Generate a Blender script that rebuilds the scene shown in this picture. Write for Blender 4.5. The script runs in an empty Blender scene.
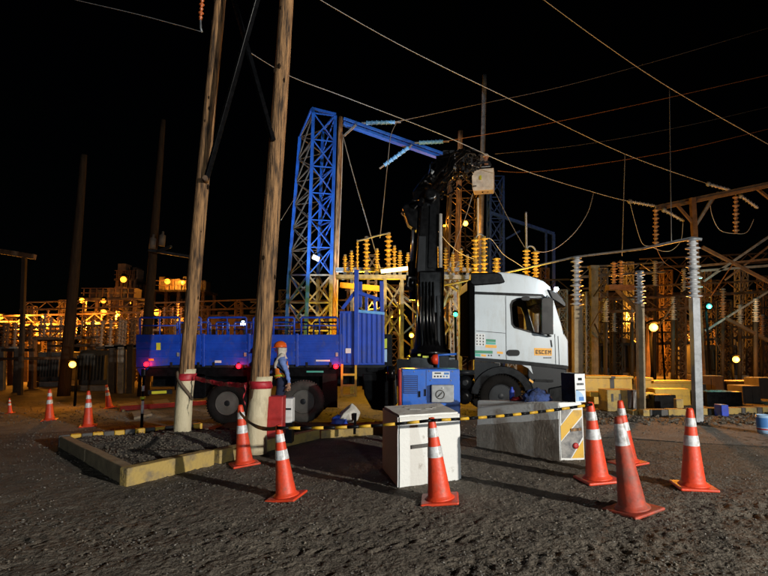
import bpy, bmesh, math, random
import numpy as np
from mathutils import Vector, Matrix, noise as mnoise

random.seed(7); np.random.seed(7)
R = math.radians
scene = bpy.context.scene
C = scene.collection

# ------------------------------------------------------------------ camera
FPX = 545.0                       # focal length in units of a 768 px wide frame
PITCH = math.atan(62.0 / FPX)
CAMZ = 1.7
cam = bpy.data.objects.new('camera', bpy.data.cameras.new('camera'))
C.objects.link(cam)
cam.location = (0, 0, CAMZ)
cam.rotation_euler = (R(90) + PITCH, 0, 0)
cam.data.sensor_width = 36.0
cam.data.lens = FPX / 768.0 * 36.0
cam.data.clip_start = 0.1
cam.data.clip_end = 3000
scene.camera = cam

# ------------------------------------------------------------------ night sky, moon, floodlight
world = bpy.data.worlds.new('World'); scene.world = world; world.use_nodes = True
wn = world.node_tree
sky = wn.nodes.new('ShaderNodeTexSky'); sky.sky_type = 'NISHITA'; sky.sun_disc = False
SUN_EL, SUN_AZ = R(14), R(140)
sky.sun_elevation = SUN_EL; sky.sun_rotation = SUN_AZ
wn.links.new(sky.outputs['Color'], wn.nodes['Background'].inputs['Color'])
wn.nodes['Background'].inputs['Strength'].default_value = 0.0001

def light(name, kind, loc, energy, color, parent=None, size=0.1, target=None, angle=None, blend=0.5):
    d = bpy.data.lights.new(name, kind); d.energy = energy; d.color = color
    o = bpy.data.objects.new(name, d); C.objects.link(o); o.location = loc
    if kind in ('POINT', 'SPOT'): d.shadow_soft_size = size
    if kind == 'SPOT' and angle: d.spot_size = R(angle); d.spot_blend = blend
    if target is not None:
        o.rotation_euler = (Vector(target) - Vector(loc)).to_track_quat('-Z', 'Y').to_euler()
    if parent is not None:
        o.parent = parent; o.location = Vector(loc) - parent.location
    return o
moon = light('moon', 'SUN', (0, 0, 50), 0.012, (1.0, 0.95, 0.88))
moon.data.angle = R(0.5)
moon.rotation_euler = (R(90) - SUN_EL, 0, R(38))
# the work floodlight on the near right, outside the picture, whose beam throws the long shadows
light('work_floodlight', 'SPOT', (12.8, -5.8, 4.3), 15500, (1.0, 0.95, 0.86), size=0.10, target=(-2.0, 9, 2.4), angle=76, blend=0.4)
# the yard mast lamp far behind the camera that lights the truck side and the poles
light('mast_floodlight', 'SPOT', (5.5, -15.0, 2.7), 4100, (0.84, 0.95, 1.0), size=0.2, target=(0.5, 14, 5.4), angle=76, blend=0.4)

vs = scene.view_settings
vs.view_transform = 'Standard'; vs.look = 'None'; vs.exposure = 0; vs.gamma = 1; vs.use_curve_mapping = False
scene.cycles.use_denoising = True
scene.cycles.max_bounces = 5
scene.cycles.diffuse_bounces = 2
scene.cycles.glossy_bounces = 3
scene.cycles.transmission_bounces = 4
scene.cycles.transparent_max_bounces = 6
scene.cycles.caustics_reflective = False
scene.cycles.caustics_refractive = False
scene.cycles.sample_clamp_indirect = 4

# ------------------------------------------------------------------ placing helpers
SP, CP = math.sin(PITCH), math.cos(PITCH)
def ray(px, py):
    u = (288.0 - py) / FPX
    return Vector(((px - 384.0) / FPX, CP - u * SP, SP + u * CP))
def P(px, py, Y):
    d = ray(px, py); k = Y / d.y
    return Vector((d.x * k, Y, CAMZ + d.z * k))
def gz(x):
    return 0.022 * max(-11.0, min(11.0, x))
def G(px, py):
    d = ray(px, py); z = 0.0
    for _ in range(6):
        k = (z - CAMZ) / d.z; z = gz(d.x * k)
    return Vector((d.x * k, d.y * k, z))
def pxm(Y): return Y / FPX      # metres per pixel at depth Y (close enough)

# ------------------------------------------------------------------ materials
M = {}
def mat(name, col, rough=0.6, metal=0.0, var=0.25, scale=6.0, bump=0.0, bscale=None, col2=None, stretch=(1, 1, 1),
        thr=None, coat=0.0, spec=0.5, detail=6.0, rvar=0.12, dust=None, dscale=3.0, dstretch=(1, 1, 1), dthr=(0.52, 0.72)):
    m = bpy.data.materials.new(name); m.use_nodes = True
    nt = m.node_tree; b = nt.nodes['Principled BSDF']
    b.inputs['Roughness'].default_value = rough; b.inputs['Metallic'].default_value = metal
    b.inputs['Specular IOR Level'].default_value = spec
    if coat: b.inputs['Coat Weight'].default_value = coat; b.inputs['Coat Roughness'].default_value = 0.15
    tc = nt.nodes.new('ShaderNodeTexCoord'); mp = nt.nodes.new('ShaderNodeMapping')
    mp.inputs['Scale'].default_value = stretch
    nt.links.new(tc.outputs['Object'], mp.inputs['Vector'])
    n = nt.nodes.new('ShaderNodeTexNoise'); n.inputs['Scale'].default_value = scale; n.inputs['Detail'].default_value = detail
    n.inputs['Roughness'].default_value = 0.62
    nt.links.new(mp.outputs['Vector'], n.inputs['Vector'])
    rp = nt.nodes.new('ShaderNodeValToRGB')
    c2 = col2 if col2 else tuple(max(0, c * (1 - var)) for c in col)
    c1 = col if col2 else tuple(min(1, c * (1 + var * 0.5)) for c in col)
    t = thr if thr else (0.32, 0.68)
    rp.color_ramp.elements[0].position = t[0]; rp.color_ramp.elements[1].position = t[1]
    rp.color_ramp.elements[0].color = (*c2, 1); rp.color_ramp.elements[1].color = (*c1, 1)
    nt.links.new(n.outputs['Fac'], rp.inputs['Fac']); nt.links.new(rp.outputs['Color'], b.inputs['Base Color'])
    if dust:
        mp3 = nt.nodes.new('ShaderNodeMapping'); mp3.inputs['Scale'].default_value = dstretch; mp3.inputs['Location'].default_value = (3.1, 7.7, 1.3)
        nt.links.new(tc.outputs['Object'], mp3.inputs['Vector'])
        n3 = nt.nodes.new('ShaderNodeTexNoise'); n3.inputs['Scale'].default_value = dscale; n3.inputs['Detail'].default_value = 10; n3.inputs['Roughness'].default_value = 0.7
        nt.links.new(mp3.outputs['Vector'], n3.inputs['Vector'])
        r3 = nt.nodes.new('ShaderNodeValToRGB'); r3.color_ramp.elements[0].position = dthr[0]; r3.color_ramp.elements[1].position = dthr[1]
        r3.color_ramp.elements[0].color = (0, 0, 0, 1); r3.color_ramp.elements[1].color = (dust[3],) * 3 + (1,)
        nt.links.new(n3.outputs['Fac'], r3.inputs['Fac'])
        mx = nt.nodes.new('ShaderNodeMix'); mx.data_type = 'RGBA'; mx.inputs['B'].default_value = (*dust[:3], 1)
        nt.links.new(r3.outputs['Color'], mx.inputs['Factor']); nt.links.new(rp.outputs['Color'], mx.inputs['A']); nt.links.new(mx.outputs['Result'], b.inputs['Base Color'])
    mr = nt.nodes.new('ShaderNodeMapRange'); mr.inputs['To Min'].default_value = max(0.03, rough - rvar)
    mr.inputs['To Max'].default_value = min(1, rough + rvar)
    nt.links.new(n.outputs['Fac'], mr.inputs['Value']); nt.links.new(mr.outputs['Result'], b.inputs['Roughness'])
    if bump:
        n2 = nt.nodes.new('ShaderNodeTexNoise'); n2.inputs['Scale'].default_value = bscale or scale * 4; n2.inputs['Detail'].default_value = 8
        nt.links.new(mp.outputs['Vector'], n2.inputs['Vector'])
        bp = nt.nodes.new('ShaderNodeBump'); bp.inputs['Strength'].default_value = bump; bp.inputs['Distance'].default_value = 0.03
        nt.links.new(n2.outputs['Fac'], bp.inputs['Height']); nt.links.new(bp.outputs['Normal'], b.inputs['Normal'])
    M[name] = m
    return m
def emis(name, col, strength):
    m = bpy.data.materials.new(name); m.use_nodes = True; b = m.node_tree.nodes['Principled BSDF']
    b.inputs['Base Color'].default_value = (*col, 1); b.inputs['Emission Color'].default_value = (*col, 1)
    b.inputs['Emission Strength'].default_value = strength
    M[name] = m; return m

mat('dirt', (0.165, 0.138, 0.106), 0.95, col2=(0.070, 0.057, 0.043), scale=2.2, bump=1.0, bscale=34, detail=12, thr=(0.3, 0.72))
mat('soil', (0.15, 0.13, 0.105), 0.95, col2=(0.055, 0.048, 0.04), scale=7, bump=1.0, bscale=45, detail=10)
mat('clod', (0.20, 0.17, 0.13), 0.95, col2=(0.08, 0.066, 0.05), scale=5, detail=4, bump=0.6, bscale=60)
mat('shadow_concrete', (0.42, 0.39, 0.345), 0.9, col2=(0.24, 0.215, 0.185), scale=5, bump=0.2, bscale=26)  # concrete tone with the cast shadow's darkness put into it
mat('pebble', (0.30, 0.28, 0.25), 0.85, col2=(0.07, 0.064, 0.056), scale=9, detail=2, thr=(0.4, 0.72))
mat('pavement', (0.24, 0.225, 0.20), 0.92, col2=(0.11, 0.10, 0.088), scale=2.0, bump=0.9, bscale=26, detail=10)
mat('concrete', (0.30, 0.275, 0.24), 0.88, col2=(0.13, 0.115, 0.095), scale=3.2, bump=0.5, bscale=25, detail=9)
mat('white_concrete', (0.70, 0.705, 0.68), 0.8, col2=(0.34, 0.31, 0.27), scale=4.0, bump=0.16, bscale=26, thr=(0.26, 0.37), detail=10)
mat('barrier_white', (0.80, 0.81, 0.80), 0.75, col2=(0.45, 0.42, 0.38), scale=5.0, bump=0.12, bscale=26, thr=(0.26, 0.38), detail=10)
mat('dirty_concrete', (0.40, 0.39, 0.37), 0.85, col2=(0.17, 0.155, 0.135), scale=3.0, bump=0.14, bscale=26, thr=(0.35, 0.6), detail=10)
mat('tan_concrete', (0.42, 0.33, 0.20), 0.85, col2=(0.22, 0.17, 0.11), scale=4.0, bump=0.5, bscale=24, detail=10)
mat('yellow_concrete', (0.43, 0.30, 0.09), 0.8, col2=(0.22, 0.17, 0.095), scale=4.5, bump=0.5, bscale=24, thr=(0.34, 0.54), detail=10)
mat('black_concrete', (0.035, 0.034, 0.033), 0.8, col2=(0.10, 0.095, 0.09), scale=5, bump=0.4, bscale=24, thr=(0.5, 0.75))
mat('grey_paint', (0.085, 0.09, 0.10), 0.7, col2=(0.28, 0.27, 0.255), scale=7, bump=0.3, thr=(0.45, 0.7), detail=9)
mat('wood_pole', (0.42, 0.23, 0.10), 0.9, col2=(0.045, 0.028, 0.018), scale=4.0, bump=1.0, bscale=9, stretch=(6, 6, 0.45), thr=(0.38, 0.60), detail=10)
mat('dark_pole', (0.026, 0.016, 0.009), 0.95, spec=0.1, col2=(0.010, 0.006, 0.004), scale=4, bump=0.6, bscale=10, stretch=(5, 5, 0.5))
mat('cream_paint', (0.62, 0.54, 0.36), 0.65, col2=(0.36, 0.30, 0.19), scale=3.0, bump=0.25, bscale=18, thr=(0.26, 0.5), stretch=(2, 2, 0.9), detail=9)
mat('red_tape', (0.55, 0.03, 0.045), 0.5, col2=(0.28, 0.012, 0.02), scale=9)
mat('strap', (0.12, 0.085, 0.055), 0.8)
mat('cone_orange', (0.74, 0.060, 0.018), 0.48, col2=(0.44, 0.045, 0.018), scale=7, thr=(0.22, 0.5), bump=0.12, detail=9, dust=(0.16, 0.10, 0.07, 0.75), dscale=5, dstretch=(1.6, 1.6, 0.8), dthr=(0.50, 0.74))
mat('cone_old', (0.50, 0.065, 0.03), 0.6, col2=(0.24, 0.035, 0.02), scale=7, thr=(0.3, 0.6), bump=0.1, detail=9, dust=(0.13, 0.09, 0.07, 0.85), dscale=5, dthr=(0.46, 0.7))
mat('reflective', (0.70, 0.71, 0.72), 0.35, col2=(0.32, 0.31, 0.30), scale=11, thr=(0.34, 0.56), detail=9, dust=(0.22, 0.18, 0.15, 0.8), dscale=9, dthr=(0.5, 0.7))
mat('black_plastic', (0.006, 0.006, 0.0065), 0.35, spec=0.12, var=0.4)
mat('truck_white', (0.47, 0.535, 0.58), 0.36, var=0.10, scale=1.2, coat=0.2, bump=0.02, bscale=2.2, dust=(0.28, 0.26, 0.22, 0.5), dscale=1.6, dstretch=(2.2, 2.2, 0.7), dthr=(0.48, 0.75))
mat('truck_black', (0.005, 0.0055, 0.0065), 0.28, var=0.4, scale=8, spec=0.10)
mat('matte_black', (0.004, 0.004, 0.004), 1.0, spec=0.0, rvar=0.0)
mat('truck_grey', (0.016, 0.018, 0.021), 0.4, spec=0.15, var=0.4, scale=5)
mat('seam', (0.02, 0.022, 0.025), 0.7)
mat('blue_paint', (0.006, 0.062, 0.52), 0.42, col2=(0.005, 0.035, 0.30), scale=2.6, thr=(0.25, 0.6), bump=0.12, bscale=4, detail=8, dust=(0.09, 0.085, 0.10, 0.7), dscale=2.4, dstretch=(2.0, 2.0, 0.8), dthr=(0.53, 0.72))
mat('generator_blue', (0.010, 0.125, 0.60), 0.4, col2=(0.008, 0.085, 0.42), scale=3, thr=(0.25, 0.55), detail=8, bump=0.06, dust=(0.12, 0.12, 0.12, 0.6), dscale=5, dthr=(0.54, 0.72))
mat('generator_grille', (0.008, 0.03, 0.14), 0.6)
mat('tower_blue', (0.012, 0.115, 0.58), 0.45, col2=(0.01, 0.06, 0.32), scale=2, thr=(0.3, 0.65))
mat('dark_blue', (0.004, 0.045, 0.50), 0.5, var=0.4)
mat('insulator_blue', (0.16, 0.44, 0.85), 0.3, var=0.2)
mat('red_paint', (0.42, 0.022, 0.02), 0.5, col2=(0.22, 0.014, 0.012), scale=6, thr=(0.25, 0.55))
mat('white_paint', (0.7, 0.7, 0.68), 0.5, var=0.2)
mat('grey_metal', (0.33, 0.34, 0.345), 0.5, 0.3, var=0.3, scale=8)
mat('galvanised', (0.29, 0.31, 0.33), 0.5, 0.3, col2=(0.13, 0.14, 0.15), scale=5, bump=0.08)
mat('rust_steel', (0.17, 0.10, 0.055), 0.75, 0.1, col2=(0.07, 0.042, 0.026), scale=5, bump=0.2)
mat('brown_steel', (0.055, 0.042, 0.032), 0.75, 0.1, var=0.4, scale=4)
mat('yellow_paint', (0.62, 0.36, 0.02), 0.5, col2=(0.34, 0.2, 0.025), scale=6, thr=(0.25, 0.5))
mat('porcelain', (0.42, 0.43, 0.44), 0.22, var=0.25, scale=5)
mat('porcelain_yellow_lit', (0.46, 0.31, 0.07), 0.25, var=0.25, scale=5)  # yellow of the sodium light is put into this porcelain's colour
mat('porcelain_brown', (0.30, 0.19, 0.12), 0.25, var=0.3, scale=5)
mat('porcelain_orange', (0.55, 0.14, 0.04), 0.25, var=0.2)
mat('rubber', (0.011, 0.010, 0.0095), 0.85, spec=0.1, var=0.4, scale=6, bump=0.2)
mat('tyre_dusty', (0.05, 0.046, 0.04), 0.9, var=0.4, scale=6, bump=0.3)
mat('wire', (0.46, 0.47, 0.48), 0.5, 0.4, var=0.2)
mat('wire_rust', (0.36, 0.16, 0.07), 0.6, 0.2, var=0.2)
mat('rope', (0.42, 0.40, 0.36), 0.8)
mat('crane_black', (0.004, 0.004, 0.0045), 0.22, var=0.5, scale=7, spec=0.22)
mat('hose', (0.004, 0.004, 0.004), 0.2, spec=0.5)
mat('chrome', (0.5, 0.5, 0.52), 0.22, 0.9, var=0.1)
mat('decal_green', (0.02, 0.25, 0.12), 0.5, var=0.1)
mat('decal_teal', (0.06, 0.42, 0.33), 0.5, var=0.1)
mat('decal_yellow', (0.85, 0.40, 0.015), 0.45, var=0.08)
mat('decal_white', (0.72, 0.74, 0.75), 0.5, var=0.05)
mat('decal_lime', (0.55, 0.62, 0.04), 0.5, var=0.1)
mat('decal_blue', (0.06, 0.20, 0.52), 0.5, var=0.1)
mat('decal_pale', (0.34, 0.52, 0.75), 0.5, var=0.1)
mat('ink', (0.012, 0.012, 0.014), 0.6, var=0.1)
mat('lamp_red_shell', (0.7, 0.05, 0.012), 0.35, var=0.1)
mat('skin', (0.40, 0.22, 0.14), 0.6, var=0.12, scale=20)
mat('shirt_blue', (0.17, 0.27, 0.62), 0.85, var=0.25, scale=14, bump=0.3, bscale=25)
mat('trousers', (0.012, 0.018, 0.05), 0.9, var=0.3, scale=12, bump=0.3, bscale=25)
mat('dark_jacket', (0.035, 0.036, 0.042), 0.85, var=0.3, scale=12, bump=0.3)
mat('vest_orange', (0.80, 0.19, 0.015), 0.75, var=0.2, scale=12, bump=0.3)
mat('helmet_orange', (0.80, 0.12, 0.012), 0.3, var=0.1)
mat('helmet_white', (0.75, 0.74, 0.70), 0.3, var=0.1)
mat('scarf', (0.62, 0.58, 0.50), 0.9, var=0.25, scale=16, bump=0.4)
mat('sack_white', (0.70, 0.68, 0.62), 0.75, col2=(0.45, 0.43, 0.38), scale=5, bump=0.5, bscale=12)
mat('sack_blue', (0.02, 0.06, 0.42), 0.6, var=0.3)
mat('cloth_blue', (0.03, 0.06, 0.20), 0.85, col2=(0.008, 0.012, 0.03), scale=9, thr=(0.35, 0.6), bump=0.5)
mat('bucket_shell', (0.80, 0.81, 0.80), 0.45, col2=(0.5, 0.48, 0.44), scale=4)
mat('wall_panel', (0.17, 0.145, 0.12), 0.85, col2=(0.09, 0.078, 0.065), scale=2.2, bump=0.15)
mat('wall_brown', (0.15, 0.11, 0.08), 0.85, col2=(0.08, 0.06, 0.045), scale=3, bump=0.2)
mat('tank_grey', (0.10, 0.095, 0.085), 0.6, col2=(0.05, 0.047, 0.042), scale=3)
def glass(name, col, rough=0.05):
    m = bpy.data.materials.new(name); m.use_nodes = True; b = m.node_tree.nodes['Principled BSDF']
    b.inputs['Base Color'].default_value = (*col, 1); b.inputs['Transmission Weight'].default_value = 1.0
    b.inputs['Roughness'].default_value = rough; b.inputs['IOR'].default_value = 1.05
    M[name] = m
glass('tinted_glass', (0.72, 0.74, 0.74))
SOD = (1.0, 0.34, 0.03); SODY = (1.0, 0.52, 0.018)
emis('bulb_orange', (1.0, 0.40, 0.04), 11)
emis('bulb_far', (1.0, 0.34, 0.025), 3.2)
emis('bulb_white', (0.75, 0.87, 1.0), 60)
emis('bulb_green', (0.04, 0.9, 0.42), 2.2)
emis('bulb_teal', (0.06, 0.80, 0.66), 2.2)
emis('bulb_red', (1.0, 0.004, 0.010), 12)
emis('tube_warm', (1.0, 0.72, 0.32), 5.0)

# ------------------------------------------------------------------ mesh builder
class MB:
    def __init__(s): s.v = []; s.f = []; s.sm = []
    def add(s, vs, fs, smooth=False):
        o = len(s.v); s.v += [tuple(x) for x in vs]; s.f += [tuple(i + o for i in f) for f in fs]; s.sm += [smooth] * len(fs)
        return s
    def box(s, c, size, rot=None):
        c = Vector(c); hx, hy, hz = size[0] / 2, size[1] / 2, size[2] / 2
        vs = [Vector((x, y, z)) for z in (-hz, hz) for y in (-hy, hy) for x in (-hx, hx)]
        if rot is not None: vs = [rot @ v for v in vs]
        return s.add([v + c for v in vs], [(0, 2, 3, 1), (4, 5, 7, 6), (0, 1, 5, 4), (2, 6, 7, 3), (0, 4, 6, 2), (1, 3, 7, 5)])
    def box2(s, a, b):
        a, b = Vector(a), Vector(b)
        return s.box((a + b) / 2, [abs(q) for q in (b - a)])
    def bar(s, a, b, w, h=None, up=(0, 0, 1)):
        a, b = Vector(a), Vector(b); h = h or w; d = b - a; L = d.length
        if L < 1e-6: return s
        d.normalize(); u = Vector(up)
        if abs(d.dot(u)) > 0.98: u = Vector((0, 1, 0))
        x = d.cross(u).normalized(); z = x.cross(d).normalized()
        vs = []
        for p in (a, b):
            for i, j in ((-1, -1), (1, -1), (1, 1), (-1, 1)): vs.append(p + x * (i * w / 2) + z * (j * h / 2))
        return s.add(vs, [(3, 2, 1, 0), (4, 5, 6, 7), (0, 1, 5, 4), (1, 2, 6, 5), (2, 3, 7, 6), (3, 0, 4, 7)])
    def tube(s, pts, r, n=8, cap=True, smooth=True):
        pts = [Vector(p) for p in pts]; m = len(pts)
        rs = r if isinstance(r, (list, tuple)) else [r] * m
        vs = []; prev = None
        for i, p in enumerate(pts):
            d = (pts[min(i + 1, m - 1)] - pts[max(i - 1, 0)])
            if d.length < 1e-9: d = Vector((0, 0, 1))
            d.normalize()
            if prev is None:
                u = Vector((0, 0, 1)) if abs(d.z) < 0.9 else Vector((1, 0, 0))
                x = d.cross(u).normalized()
            else:
                x = (prev - d * prev.dot(d)).normalized()
            prev = x; y = d.cross(x)
            for k in range(n):
                a = 2 * math.pi * k / n
                vs.append(p + (x * math.cos(a) + y * math.sin(a)) * rs[i])
        fs = []
        for i in range(m - 1):
            for k in range(n):
                fs.append((i * n + k, i * n + (k + 1) % n, (i + 1) * n + (k + 1) % n, (i + 1) * n + k))
        s.add(vs, fs, smooth)
        if cap:
            o = len(s.v) - len(vs)
            s.f.append(tuple(o + k for k in reversed(range(n)))); s.sm.append(False)
            s.f.append(tuple(o + (m - 1) * n + k for k in range(n))); s.sm.append(False)
        return s
    def lathe(s, prof, org=(0, 0, 0), axis=(0, 0, 1), n=16, smooth=True, cap=True):
        org = Vector(org); ax = Vector(axis).normalized()
        q = Vector((0, 0, 1)).rotation_difference(ax).to_matrix()
        vs = []
        for r, h in prof:
            for k in range(n):
                a = 2 * math.pi * k / n
                vs.append(org + q @ Vector((r * math.cos(a), r * math.sin(a), h)))
        fs = []; m = len(prof)
        for i in range(m - 1):
            for k in range(n):
                fs.append((i * n + k, i * n + (k + 1) % n, (i + 1) * n + (k + 1) % n, (i + 1) * n + k))
        o = len(s.v); s.add(vs, fs, smooth)
        if cap:
            s.f.append(tuple(o + k for k in reversed(range(n)))); s.sm.append(False)
            s.f.append(tuple(o + (m - 1) * n + k for k in range(n))); s.sm.append(False)
        return s
    def ball(s, c, r, n=10, sq=(1, 1, 1)):
        c = Vector(c); vs = []; fs = []; m = n // 2 + 1
        for i in range(m + 1):
            t = math.pi * i / m
            for k in range(n):
                a = 2 * math.pi * k / n
                vs.append(c + Vector((math.sin(t) * math.cos(a) * sq[0], math.sin(t) * math.sin(a) * sq[1], math.cos(t) * sq[2])) * r)
        for i in range(m):
            for k in range(n):
                fs.append((i * n + k, (i + 1) * n + k, (i + 1) * n + (k + 1) % n, i * n + (k + 1) % n))
        return s.add(vs, fs, True)
    def prism(s, loop, d, holes=()):
        """loop: closed list of 3-D points in one plane; extruded by vector d; holes likewise"""
        bm = bmesh.new(); d = Vector(d); loops = [[Vector(p) for p in L] for L in [loop, *holes]]
        es = []
        for L in loops:
            vs = [bm.verts.new(p) for p in L]
            es += [bm.edges.new((vs[i], vs[(i + 1) % len(vs)])) for i in range(len(vs))]
        bmesh.ops.triangle_fill(bm, use_beauty=True, use_dissolve=False, edges=es)
        bm.verts.index_update()
        base = [v.co.copy() for v in bm.verts]; tri = [[v.index for v in f.verts] for f in bm.faces]
        bm.free(); n = len(base)
        fs = [tuple(reversed(t)) for t in tri] + [tuple(i + n for i in t) for t in tri]
        o = 0
        for L in loops:
            k = len(L)
            fs += [(o + i, o + (i + 1) % k, o + (i + 1) % k + n, o + i + n) for i in range(k)]
            o += k
        return s.add(base + [b + d for b in base], fs)

def offset_of(p):
    while p.parent is not None: p = p.parent
    return p.location
def obj(name, mb, m, parent=None, bevel=0.0, local=False, kind=None, label=None, seg=2):
    me = bpy.data.meshes.new(name)
    vs = mb.v
    if parent is not None and not local:
        o = offset_of(parent); vs = [(a - o.x, b - o.y, c - o.z) for a, b, c in vs]
    me.from_pydata(vs, [], mb.f)
    if any(mb.sm): me.polygons.foreach_set('use_smooth', mb.sm)
    bm = bmesh.new(); bm.from_mesh(me); bmesh.ops.recalc_face_normals(bm, faces=bm.faces); bm.to_mesh(me); bm.free()
    me.materials.append(M[m] if isinstance(m, str) else m)
    ob = bpy.data.objects.new(name, me); C.objects.link(ob)
    if parent is not None: ob.parent = parent
    if bevel:
        b = ob.modifiers.new('bevel', 'BEVEL'); b.width = bevel; b.segments = seg; b.limit_method = 'ANGLE'; b.angle_limit = R(40)
    if kind: ob['kind'] = kind
    if label: ob['label'] = label
    return ob
def tag(o, label, cat, group=None, kind=None):
    o['label'] = label; o['category'] = cat; o['kind'] = kind or 'thing'
    if group: o['group'] = group
    return o
def thing(name, label, cat, loc=(0, 0, 0), group=None):
    o = bpy.data.objects.new(name, None); C.objects.link(o); o.location = loc
    return tag(o, label, cat, group)
def copy_tree(o, parent=None):
    c = o.copy(); C.objects.link(c)
    if parent is not None: c.parent = parent
    for ch in o.children: copy_tree(ch, c)
    return c
def single(name, mb, m, label, cat, base, group=None, bevel=0, kind=None):
    base = Vector(base)
    mb2 = MB(); mb2.v = [(a - base.x, b - base.y, c - base.z) for a, b, c in mb.v]; mb2.f = mb.f; mb2.sm = mb.sm
    o = obj(name, mb2, m, None, bevel); o.location = base
    return tag(o, label, cat, group, kind)
def struct(name, mb, m, label):
    o = obj(name, mb, m); o['kind'] = 'structure'; o['label'] = label; return o

# ------------------------------------------------------------------ numpy noise for relief
def vnoise(x, y, f, seed):
    rng = np.random.RandomState(seed); T = rng.rand(256, 256)
    X = x * f + 1000; Y = y * f + 1000; i = np.floor(X).astype(int); j = np.floor(Y).astype(int)
    u = X - i; v = Y - j; u = u * u * (3 - 2 * u); v = v * v * (3 - 2 * v)
    a = T[i % 256, j % 256]; b = T[(i + 1) % 256, j % 256]; c = T[i % 256, (j + 1) % 256]; d = T[(i + 1) % 256, (j + 1) % 256]
    return (a * (1 - u) + b * u) * (1 - v) + (c * (1 - u) + d * u) * v - 0.5
def relief(x, y):
    near = np.clip((11.5 - y) / 3.0, 0, 1) * np.clip((10 - np.abs(x)) / 3.0, 0, 1)
    h = 0.03 * vnoise(x, y, 0.6, 1) + 0.015 * vnoise(x, y, 2.3, 2) + 0.008 * vnoise(x, y, 5.0, 3) + 0.011 * vnoise(x, y, 11.0, 4) + 0.014 * vnoise(x, y, 19.0, 9) + np.where(np.abs(x) < 4.6, 0.011, 0.0) * np.clip(6.8 - y, 0, 1) * vnoise(x, y, 33.0, 10)
    clod = np.abs(vnoise(x, y, 14.0, 5)); h = h + 0.03 * np.clip(clod - 0.27, 0, 1)
    for ax, ay, dx, dy in ((-4.0, 4.6, 1.0, 0.14), (-3.0, 5.35, 1.0, 0.10), (0.3, 4.3, 1.0, 0.42), (1.6, 4.5, 0.8, 0.75)):
        L = math.hypot(dx, dy); ux, uy = dx / L, dy / L
        t = (x - ax) * ux + (y - ay) * uy; s = -(x - ax) * uy + (y - ay) * ux
        s = s + 0.15 * vnoise(t, t * 0, 0.35, 6)
        band = np.clip(1 - np.abs(s) / 0.21, 0, 1) ** 0.5 * np.clip(vnoise(x, y, 0.5, 8) * 3 + 1.1, 0, 1)
        lug = np.sin((t + np.abs(s) * 0.9) * 2 * math.pi / 0.16)
        h = h - band * (0.011 - 0.007 * lug)
    return h * near
def ground_z(x, y):
    return gz(x) + float(relief(np.array([x]), np.array([y]))[0])

# ------------------------------------------------------------------ ground
def make_ground():
    xs = np.concatenate([[-900, -400, -200, -100, -60, -40, -28, -20, -16], np.arange(-13, -7, 0.2), np.arange(-7, -4.6, 0.045), np.arange(-4.6, 4.6, 0.020), np.arange(4.6, 7.5, 0.045), np.arange(7.5, 13, 0.2), [16, 20, 28, 40, 60, 100, 200, 400, 900]])
    ys = np.concatenate([[-40, -20, -10, -5, 0, 2], np.arange(3.6, 6.6, 0.020), np.arange(6.6, 9.5, 0.040), np.arange(9.5, 16, 0.12), [18, 20, 24, 30, 40, 60, 100, 200, 400, 1200]])
    XX, YY = np.meshgrid(xs, ys); ZZ = 0.022 * np.clip(XX, -11, 11) + relief(XX, YY) - 0.012
    nx, ny = len(xs), len(ys)
    V = np.stack([XX, YY, ZZ], -1).reshape(-1, 3)
    idx = np.arange(nx * ny).reshape(ny, nx)
    F = np.stack([idx[:-1, :-1], idx[:-1, 1:], idx[1:, 1:], idx[1:, :-1]], -1).reshape(-1, 4)
    me = bpy.data.meshes.new('ground'); me.from_pydata(V.tolist(), [], F.tolist())
    me.polygons.foreach_set('use_smooth', [True] * len(me.polygons))
    me.materials.append(M['dirt'])
    o = bpy.data.objects.new('ground', me); C.objects.link(o)
    o['kind'] = 'structure'; o['label'] = 'dark rutted gravel and dirt yard ground'
make_ground()

def stones(name, pts, m, label, parent=None, zoff=0.0):
    ico = [Vector(v) for v in ((1, 0, 0), (-1, 0, 0), (0, 1, 0), (0, -1, 0), (0, 0, 1), (0, 0, -1))]
    tri = [(0, 2, 4), (2, 1, 4), (1, 3, 4), (3, 0, 4), (2, 0, 5), (1, 2, 5), (3, 1, 5), (0, 3, 5)]
    V = []; F = []
    for x, y, z, s in pts:
        a = random.random() * 6.283; ca, sa = math.cos(a), math.sin(a); o = len(V)
        for v in ico:
            k = [random.uniform(0.6, 1.25) for _ in range(3)]
            X, Y, Z = v.x * k[0] * s + random.uniform(-.3, .3) * s, v.y * k[1] * s * 0.8 + random.uniform(-.3, .3) * s, v.z * k[2] * s * 0.6
            V.append((x + X * ca - Y * sa, y + X * sa + Y * ca, z + Z))
        F += [tuple(i + o for i in t) for t in tri]
    mb = MB(); mb.v = V; mb.f = F; mb.sm = [False] * len(F)
    o = obj(name, mb, m, parent, kind='stuff', label=label)
    return o
pts = []
N = 22000
yy = 3.6 + 8.0 * np.random.rand(N) ** 1.5; xx = (np.random.rand(N) * 2 - 1) * (yy * 0.76 + 0.4)
zz = 0.022 * np.clip(xx, -11, 11) + relief(xx, yy)
ss = 0.003 + 0.013 * np.random.rand(N) ** 3.5
keep = vnoise(xx, yy, 1.1, 11) + vnoise(xx, yy, 4.1, 12) + 0.45 > np.random.rand(N) * 0.9
for x, y, z, s in zip(xx[keep], yy[keep], zz[keep], ss[keep]): pts.append((x, y, z - 0.006, s))
stones('gravel', pts, 'pebble', 'loose grey gravel scattered over the yard')['category'] = 'gravel'

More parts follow.
